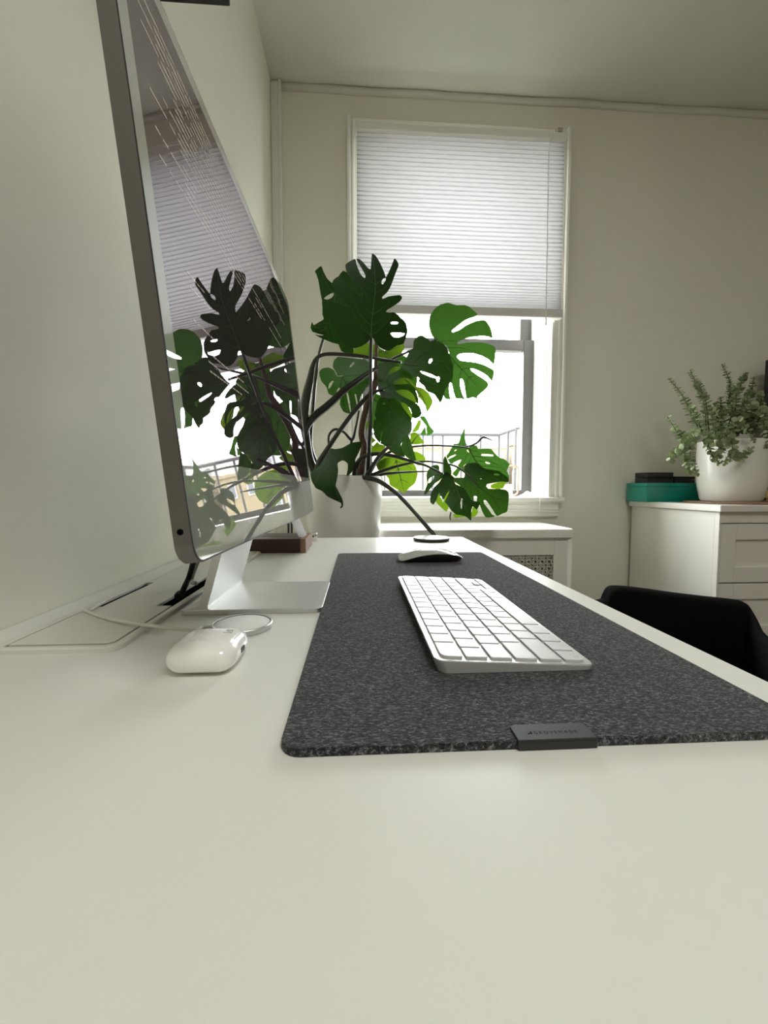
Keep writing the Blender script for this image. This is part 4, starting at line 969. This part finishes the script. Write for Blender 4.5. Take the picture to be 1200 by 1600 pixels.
# --- leaf cluster at the lower right
A8 = (660, 660, 8.0)
leaf(Zm(*A8, [(300, 425), (330, 380), (380, 290), (395, 268), (450, 262), (480, 180), (510, 110), (530, 55), (545, 45), (530, 90), (530, 180), (545, 260), (580, 310), (598, 290), (640, 285), (680, 290), (700, 330), (780, 328), (860, 332), (900, 380), (960, 440), (1020, 455), (1060, 490), (1092, 525), (1070, 570), (1055, 605), (1080, 660), (1080, 730), (1030, 700), (950, 690), (860, 700), (740, 640), (600, 640), (500, 600), (440, 660), (420, 680), (375, 640), (420, 590), (450, 545), (400, 540), (350, 520)]),
     [Zm(*A8, h) for h in ([(320, 450), (350, 425), (410, 400), (418, 410), (370, 440), (328, 458)], [(370, 520), (420, 485), (485, 462), (490, 475), (440, 540), (400, 590), (375, 600), (365, 560)], [(735, 400), (760, 393), (880, 402), (882, 422), (800, 422), (738, 415)], [(785, 495), (810, 490), (845, 512), (835, 520), (795, 512)], [(515, 545), (540, 520), (550, 530), (525, 560)], [(400, 350), (425, 335), (425, 348), (405, 362)], [(555, 350), (565, 342), (585, 370), (575, 380)], [(445, 670), (465, 610), (485, 600), (515, 650), (512, 690)])],
     1.36, a=0.2, b=0.25, k=0.5, m='leaf_mid', rib=Zm(*A8, [(590, 330), (640, 440), (720, 550), (800, 640)]))
stem([(723, 697, 1.355, 1.5), (733, 697, 1.35, 1.2), (745, 692, 1.35, 1.6), (753, 684, 1.35, 1.8), (759, 684, 1.35, 1.4), (769, 688, 1.35, 0.7)], 'stem', 6, 'leaf_tip')
leaf(Zm(*A8, [(520, 545), (560, 515), (640, 505), (700, 510), (750, 560), (790, 580), (860, 590), (960, 610), (1000, 640), (1060, 680), (1080, 725), (1070, 750), (1000, 740), (900, 755), (830, 770), (860, 830), (960, 830), (1040, 845), (1075, 875), (1080, 950), (1062, 1110), (1000, 1140), (930, 1170), (880, 1095), (830, 1020), (790, 970), (765, 975), (775, 1020), (830, 1090), (870, 1150), (910, 1172), (850, 1188), (790, 1185), (750, 1120), (710, 1020), (640, 980), (560, 900), (480, 800), (400, 740), (400, 690), (520, 690), (530, 620)]),
     [Zm(*A8, h) for h in ([(798, 800), (810, 772), (835, 770), (850, 800), (855, 828), (825, 828)], [(642, 980), (645, 925), (660, 908), (680, 930), (680, 985)], [(720, 705), (728, 695), (737, 703), (730, 714)], [(890, 650), (920, 638), (965, 650), (950, 665), (910, 663)])],
     1.27, a=0.15, b=0.2, k=0.9, m='leaf', rib=Zm(*A8, [(500, 580), (580, 680), (700, 800), (860, 920), (980, 1100)]))
leaf(Zm(*A8, [(270, 640), (310, 620), (400, 690), (400, 760), (480, 800), (540, 850), (580, 920), (640, 980), (720, 1000), (700, 1060), (680, 1090), (630, 1050), (610, 1100), (612, 1230), (560, 1190), (500, 1165), (420, 1150), (360, 1100), (320, 1040), (280, 990), (310, 930), (340, 850), (300, 900), (260, 970), (210, 880), (180, 960), (140, 1028), (100, 1000), (98, 920), (140, 820), (200, 760), (240, 700)]),
     [Zm(*A8, [(475, 1010), (488, 950), (500, 960), (492, 1080), (482, 1070)])],
     1.15, a=0.1, b=0.5, k=2.0, m='leaf', rib=Zm(*A8, [(390, 720), (430, 850), (500, 1000), (600, 1200)]))
leaf(Zm(*A8, [(50, 660), (70, 600), (120, 545), (170, 528), (208, 545), (212, 600), (240, 630), (270, 660), (220, 720), (160, 760), (100, 830), (40, 900), (22, 900), (35, 840), (60, 770)]),
     [Zm(*A8, [(68, 760), (80, 710), (130, 672), (150, 672), (140, 705), (100, 750)])], 1.24, a=-0.1, b=0.3, k=0.8, m='leaf', rib=Zm(*A8, [(260, 660), (170, 660), (90, 760)]))
leaf(Zm(*A8, [(165, 985), (200, 890), (240, 960), (260, 1000), (300, 850), (360, 800), (330, 900), (300, 990), (330, 1050), (300, 1115), (230, 1060)]), [], 1.33, m='leaf_young')
leaf(Zm(*A8, [(630, 1060), (680, 1080), (695, 1120), (670, 1165), (620, 1180), (560, 1170), (480, 1185), (410, 1190), (380, 1150), (440, 1140), (560, 1150), (620, 1120)]), [], 1.32, m='leaf_young')
leaf(Zm(*A8, [(850, 790), (900, 760), (1000, 740), (1055, 745), (1030, 780), (1000, 828), (920, 830), (865, 825)]), [], 1.34, m='leaf_young')
leaf(Zm(*A8, [(265, 640), (262, 540), (262, 470), (280, 420), (300, 440), (320, 500), (355, 560), (365, 640), (330, 670)]), [], 1.20, m='leaf', k=0.5)
stem([(704.5, 800, 1.15, 0.9), (703, 808, 1.15, 1.0), (704, 813, 1.15, 0.7)], 'stem', 4, 'leaf_tip')

# ------------------------------------------------------------------ dresser and the things on it
RX, RY0, RZ = 1.170, 1.290, 0.0785
dr = thing('dresser', (RX+0.45, 1.50, ZF), 'white dresser with panelled drawers in the right corner of the room', 'dresser')
RX1 = RX+0.95
bm = BM(); box(bm, RX-0.012, RX1+0.012, RY0-0.016, YB-0.017, RZ-0.022, RZ, 0.003); obj('top_panel', bm, M['dresser'], dr)
bm = BM(); box(bm, RX, RX1, RY0+0.018, YB-0.02, ZF+0.06, RZ-0.022, 0.002)
for x in (RX, RX1-0.05):
    for y in (RY0+0.018, YB-0.07): box(bm, x, x+0.05, y, y+0.05, ZF, ZF+0.06)
obj('carcass', bm, M['dresser'], dr)
obj('front_rail', boxb(RX, RX1, RY0, RY0+0.018, RZ-0.058, RZ-0.022), M['dresser'], dr)
for x in (RX, RX1-0.006): obj('front_stile', boxb(x, x+0.006, RY0, RY0+0.018, ZF+0.06, RZ-0.058), M['dresser'], dr)
zt_ = RZ-0.058-0.004; dh = 0.193
for k in range(3):
    z1 = zt_-k*(dh+0.004); z0 = z1-dh
    if z0 < ZF+0.08: break
    for (x0, x1) in ((RX+0.0075, (RX+RX1)/2-0.002), ((RX+RX1)/2+0.002, RX1-0.0075)):
        bm = BM(); y0 = RY0-0.001
        fr = 0.052; box(bm, x0, x1, y0+0.009, y0+0.018, z0, z1)
        box(bm, x0, x0+fr, y0, y0+0.009, z0, z1, 0.002); box(bm, x1-fr, x1, y0, y0+0.009, z0, z1, 0.002)
        box(bm, x0+fr, x1-fr, y0, y0+0.009, z0, z0+fr, 0.002); box(bm, x0+fr, x1-fr, y0, y0+0.009, z1-fr, z1, 0.002)
        d_ = obj('drawer', bm, M['dresser'], dr)
        b = BM(); lathe(b, 0, 0, [(0, 0), (0.006, 0), (0.006, 0.010), (0.014, 0.016), (0.013, 0.024), (0, 0.026)], 20)
        for v in b.verts: v.co = Vector(((x0+x1)/2+v.co.x, y0+0.009-v.co.z, (z0+z1)/2+v.co.y))
        auto(obj('knob', b, M['black'], d_))
# teal lacquer box
n_ = at(1010, 783, 1.600); f_ = at(979, 780, 1.735)
tz = at(1010, 754.5, 1.600).z
tb = thing('teal_box', (n_.x+0.1, n_.y+0.06, RZ), 'glossy teal box on the left end of the dresser', 'box')
c0 = Vector((n_.x, n_.y)); dpt = Vector((f_.x-n_.x, f_.y-n_.y)); e1 = Vector((dpt.y, -dpt.x)).normalized()
if e1.y < -0.02: e1 = Vector((0.9998, -0.02))
def quad(c, d1, d2): return [c, c+d1, c+d1+d2, c+d2]
ql = quad(c0, e1*0.22, dpt)
bm = BM(); plate(bm, [tuple(q) for q in ql], RZ+0.0002, tz-0.014, 0.001, 1); obj('body', bm, M['teal'], tb)
ql2 = quad(c0+Vector((-0.001, -0.001)), e1*0.222, dpt*1.01)
bm = BM(); plate(bm, [tuple(q) for q in ql2], tz-0.0135, tz, 0.0012, 2); obj('lid', bm, M['teal'], tb)
# black cases on the box
for k, (pxa, pxb, pyt, dy, lab) in enumerate(((992, 1052, 738, 0.02, 'stacked black case on the teal box, left one'), (1054, 1086, 744.5, 0.03, 'flat black case on the teal box, right of the taller one'))):
    yy = c0.y+dy; xa_ = at(pxa, 750, yy+(0.075 if k == 0 else 0)).x; xb_ = at(pxb, 750, yy).x; zt2 = at(pxa, pyt, yy).z
    t = thing('black_case', ((xa_+xb_)/2, yy+0.05, tz), lab, 'case', 'black cases on the teal box')
    mid = tz+(zt2-tz)*0.5
    obj('lower_half', boxb(xa_, xb_, yy, yy+0.075, tz+0.0003, mid-0.0006, bev=0.0015), M['black'], t)
    obj('upper_half', boxb(xa_, xb_, yy, yy+0.075, mid+0.0006, zt2, bev=0.0015), M['black'], t)
    obj('hinge', boxb(xa_+0.01, xb_-0.01, yy+0.002, yy+0.073, mid-0.0007, mid+0.0007), M['black'], t)
# board, papers, pot with eucalyptus
pc = on_z(1141, 781, RZ); ecx, ecy = pc.x, 1.455
ecx = at(1141, 780, ecy).x
brd = obj('serving_board', (lambda b: (lathe(b, ecx+0.03, ecy-0.005, [(0, RZ+0.0003), (0.165, RZ+0.0003), (0.168, RZ+0.003), (0.166, RZ+0.007), (0, RZ+0.007)], 64), b)[1])(BM()), M['board']); auto(brd)
tag(brd, 'thin round brown wooden board under the right plant pot', 'board')
pp = on_z(1064, 781.5, RZ)
for k in range(2):
    b = BM(); ang = 0.3+0.35*k; c, s = math.cos(ang), math.sin(ang)
    o = [(pp.x+x*c-y*s-0.004+0.006*k, pp.y+0.055+x*s+y*c) for x, y in ((-0.035, -0.025), (0.035, -0.025), (0.035, 0.025), (-0.035, 0.025))]
    plate(b, [(x-0.012, y-0.06) for x, y in o], RZ+0.0003+0.0012*k, RZ+0.0012+0.0012*k)
    tag(obj('paper_slip', b, M['card']), ('lower' if k == 0 else 'upper')+' white paper slip lying between teal box and plant pot', 'paper', 'paper slips on the dresser')
eu = thing('potted_eucalyptus', (ecx, ecy, RZ+0.007), 'bushy small-leaved plant in an off-white pot on the dresser', 'potted plant')
pb_ = RZ+0.0075; prm = at(1141, 683, ecy-0.12).z; ER = 48*ecy/FPX
bm = BM(); h_ = prm-pb_
lathe(bm, ecx, ecy, [(0, pb_), (ER*0.80, pb_), (ER*0.86, pb_+0.008), (ER*0.95, pb_+h_*0.25), (ER*0.995, pb_+h_*0.5), (ER*1.0, pb_+h_*0.80), (ER*1.0, prm-0.004), (ER*0.985, prm), (ER*0.94, prm), (ER*0.92, prm-0.02), (0, prm-0.02)], 64); auto(obj('pot', bm, M['pot2'], eu))
bm = BM(); lathe(bm, ecx, ecy, [(ER*0.93, prm-0.012), (ER*0.5, prm-0.006), (0, prm-0.004)], 32); obj('soil', bm, M['soil'], eu, True)
M['euc'] = leaf_mat('grey_green_small_leaf', (0.31, 0.37, 0.20), (0.16, 0.24, 0.08), 0.2, 0.45)
M['euc_stem'] = mat('thin_olive_stem', (0.08, 0.07, 0.03), 0.7)
E4 = (1030, 560, 6.667)
branches = [
    ([(440, 790), (330, 560), (230, 370), (95, 205)], -0.03, 0.0), ([(490, 780), (470, 480), (400, 300), (320, 115)], 0.0, 0.02), ([(520, 780), (490, 480), (440, 340), (390, 230)], -0.05, -0.05),
    ([(640, 780), (720, 450), (740, 250), (650, 60)], 0.0, 0.03), ([(700, 780), (800, 430), (850, 260), (910, 150)], 0.03, 0.05), ([(760, 780), (900, 470), (960, 330), (985, 190)], 0.03, 0.0),
    ([(850, 780), (1000, 560), (1060, 450), (1065, 350)], 0.02, -0.02), ([(400, 795), (250, 820), (170, 740), (85, 605)], -0.03, -0.06), ([(400, 795), (280, 840), (270, 1050), (330, 1210)], -0.05, -0.09),
    ([(400, 800), (330, 850), (330, 1060), (410, 1220)], -0.08, -0.13), ([(260, 930), (180, 980), (120, 1030), (150, 1090)], -0.08, -0.09), ([(520, 790), (510, 850), (540, 990), (640, 1100)], -0.115, -0.145),
    ([(640, 780), (740, 850), (760, 1000), (680, 1100)], -0.115, -0.145), ([(620, 780), (640, 900), (620, 1000), (560, 1070)], -0.115, -0.14), ([(740, 1000), (830, 1030), (900, 990), (975, 935)], -0.14, -0.14), ([(800, 780), (800, 660), (880, 700), (1000, 880)], -0.09, -0.14),
    ([(1000, 780), (1060, 540), (1090, 700), (1120, 940)], -0.06, -0.11), ([(900, 780), (1000, 600), (1100, 600), (1160, 720)], 0.0, -0.03), ([(560, 780), (600, 600), (640, 500), (640, 400)], 0.05, 0.06),
    ([(680, 790), (640, 640), (700, 540), (780, 470)], -0.02, -0.06), ([(820, 780), (860, 620), (920, 540), (960, 430)], 0.06, 0.08), ([(740, 780), (790, 560), (800, 400), (780, 280)], -0.02, -0.02),
    ([(460, 790), (400, 650), (360, 560), (330, 500)], -0.06, -0.08), ([(780, 780), (880, 580), (950, 500), (1020, 480)], -0.04, -0.07),
]
_eb = random.Random(5)
for k in range(10):
    x0 = _eb.uniform(560, 960); x1 = x0+_eb.uniform(-60, 140); yt = _eb.uniform(300, 560)
    branches.append(([(x0, 785), (x0+10, 680), ((x0+x1)/2, (yt+620)/2), (x1, yt)], _eb.uniform(-0.04, 0.05), _eb.uniform(-0.06, 0.06)))
def disc(bm, c, nrm, rad):
    nrm = nrm.normalized(); a = nrm.orthogonal().normalized(); b = nrm.cross(a)
    top = bm.verts.new(c+nrm*rad*0.12)
    vs = [bm.verts.new(c+(a*math.cos(k*math.pi/3.5)+b*math.sin(k*math.pi/3.5))*rad) for k in range(7)]
    for k in range(7): bm.faces.new((top, vs[k], vs[(k+1) % 7]))
er = random.Random(11)
for path, d0, d1 in branches:
    P = smooth_path(Zm(*E4, path), 8); n = len(P)
    pts = []
    for i, (x, y) in enumerate(P):
        t = i/(n-1); pts.append(at(x, y, ecy+d0+(d1-d0)*t+0.004*math.sin(i)))
    b = BM(); tube(b, pts, [0.0022-0.0014*i/n for i in range(n)], 5); obj('stem', b, M['euc_stem'], eu, True)
    b = BM()
    L_ = sum((pts[i+1]-pts[i]).length for i in range(n-1)); cnt = int(L_/0.0060)
    for q in range(cnt):
        f = q/cnt; 
        if f < 0.06: continue
        i = min(n-2, int(f*(n-1))); fr_ = f*(n-1)-i; c = pts[i].lerp(pts[i+1], fr_); d = (pts[i+1]-pts[i]).normalized()
        size = (0.0100-0.0052*f**1.5)*er.uniform(0.8, 1.2)
        side = d.orthogonal().normalized(); ang = q*1.57+er.uniform(-0.4, 0.4)
        side = (Matrix.Rotation(ang, 3, d) @ side)
        for sgn in (-1, 1):
            o = c+side*sgn*size*1.05
            nr = (d*0.8+Vector((er.uniform(-.25, .25), er.uniform(-.3, .15), 0.25+er.uniform(-.15, .25)))-side*sgn*0.25)
            disc(b, o, nr, size)
    obj('small_leaves', b, M['euc'], eu, True, 'stuff')
# edge of a black framed screen and a brass ornament at the right border
tv = thing('picture_frame', (1.47, 1.70, RZ), 'black framed panel at the right border above the dresser', 'frame')
fxp = at(1197.5, 600, 1.66).x; zb_, zt2 = RZ, at(1197, 562, 1.66).z
obj('frame_bar', boxb(fxp, fxp+0.02, 1.65, 1.67, zb_+0.0005, zt2, bev=0.002), M['black'], tv)
obj('frame_bar', boxb(fxp+0.46, fxp+0.48, 1.65, 1.67, zb_+0.0005, zt2, bev=0.002), M['black'], tv)
obj('frame_bar', boxb(fxp+0.02, fxp+0.46, 1.65, 1.67, zt2-0.02, zt2, bev=0.002), M['black'], tv)
obj('frame_bar', boxb(fxp+0.02, fxp+0.46, 1.65, 1.67, zb_+0.0005, zb_+0.02, bev=0.002), M['black'], tv)
obj('panel', boxb(fxp+0.02, fxp+0.46, 1.658, 1.664, zb_+0.02, zt2-0.02), mat('dark_picture', (0.05, 0.045, 0.05), 0.3), tv)
br = at(1201, 780, 1.52)
ob = thing('brass_ornament', (br.x, 1.60, RZ), 'small round brass ornament right of the dresser plant pot', 'ornament')
bc = at(1203, 770, 1.60)
bm = BM(); lathe(bm, bc.x, 1.60, [(0, RZ+0.0005), (0.016, RZ+0.0005), (0.010, RZ+0.006), (0.008, RZ+0.012), (0.018, RZ+0.020), (0.022, RZ+0.032), (0.017, RZ+0.045), (0.006, RZ+0.052), (0, RZ+0.053)], 28); obj('body', bm, M['brass'], ob, True)
obj('foot', (lambda b: (lathe(b, bc.x, 1.60, [(0.0, RZ+0.0003), (0.019, RZ+0.0003), (0.019, RZ+0.003), (0.012, RZ+0.004)], 28), b)[1])(BM()), M['brass'], ob)

# ------------------------------------------------------------------ chair
ch = thing('desk_chair', (0.97, 1.09, ZF), 'black upholstered chair beside the desk in front of the dresser', 'chair')
cz = -0.195
sil = [(924, 937), (942, 936), (947, 925), (953, 917), (965, 914.5), (1000, 918), (1050, 925), (1100, 931), (1145, 936), (1160, 940), (1170, 955), (1180, 976), (1190, 988), (1205, 1000), (1230, 1012)]
depth = [1.175, 1.215, 1.225, 1.23, 1.235, 1.235, 1.22, 1.20, 1.17, 1.155, 1.13, 1.10, 1.07, 1.02, 0.93]
S2 = smooth_path([(x, y, d) for (x, y), d in zip(sil, depth)], 4)
bm = BM(); rings = []
for (x, y, d) in S2:
    p = at(x, y, d); rt = 0.022; cs_ = []
    base = -0.49
    prof = [(-0.030, base), (-0.034, p.z-0.05), (-0.030, p.z-0.015), (-0.018, p.z-0.003), (0.0, p.z), (0.018, p.z-0.004), (0.028, p.z-0.018), (0.030, p.z-0.06), (0.026, base)]
    rings.append([bm.verts.new((p.x+0.1*o, p.y+o, z)) for o, z in prof])
for a, b_ in zip(rings, rings[1:]):
    for k in range(len(a)-1): bm.faces.new((a[k], a[k+1], b_[k+1], b_[k]))
    bm.faces.new((a[-1], a[0], b_[0], b_[-1]))
bm.faces.new(rings[0]); bm.faces.new(rings[-1][::-1]); bmesh.ops.recalc_face_normals(bm, faces=bm.faces)
obj('backrest', bm, M['chair'], ch, True)
sx0 = at(928, 940, 1.16).x+0.01
bm = BM(); plate(bm, rrect(sx0, 1.10, 0.80, 1.155, 0.06), -0.50, -0.41, 0.02, 3); auto(obj('seat', bm, M['chair'], ch))
bm = BM(); tube(bm, [(0.90, 0.98, -0.50), (0.90, 0.98, ZF+0.10)], 0.025, 16); obj('gas_column', bm, M['black'], ch, True)
for k in range(5):
    a = math.radians(20+72*k); b = BM(); tube(b, [(0.90, 0.98, ZF+0.10), (0.90+0.26*math.cos(a), 0.98+0.26*math.sin(a), ZF+0.055)], [0.025, 0.016], 8); l_ = obj('leg', b, M['black'], ch, True)
    b = BM(); q = (0.90+0.26*math.cos(a), 0.98+0.26*math.sin(a)); lathe(b, q[0], q[1], [(0, ZF+0.001), (0.018, ZF+0.001), (0.027, ZF+0.02), (0.024, ZF+0.045), (0, ZF+0.055)], 16); obj('caster', b, M['black'], l_, True)
bpy.context.view_layer.update()
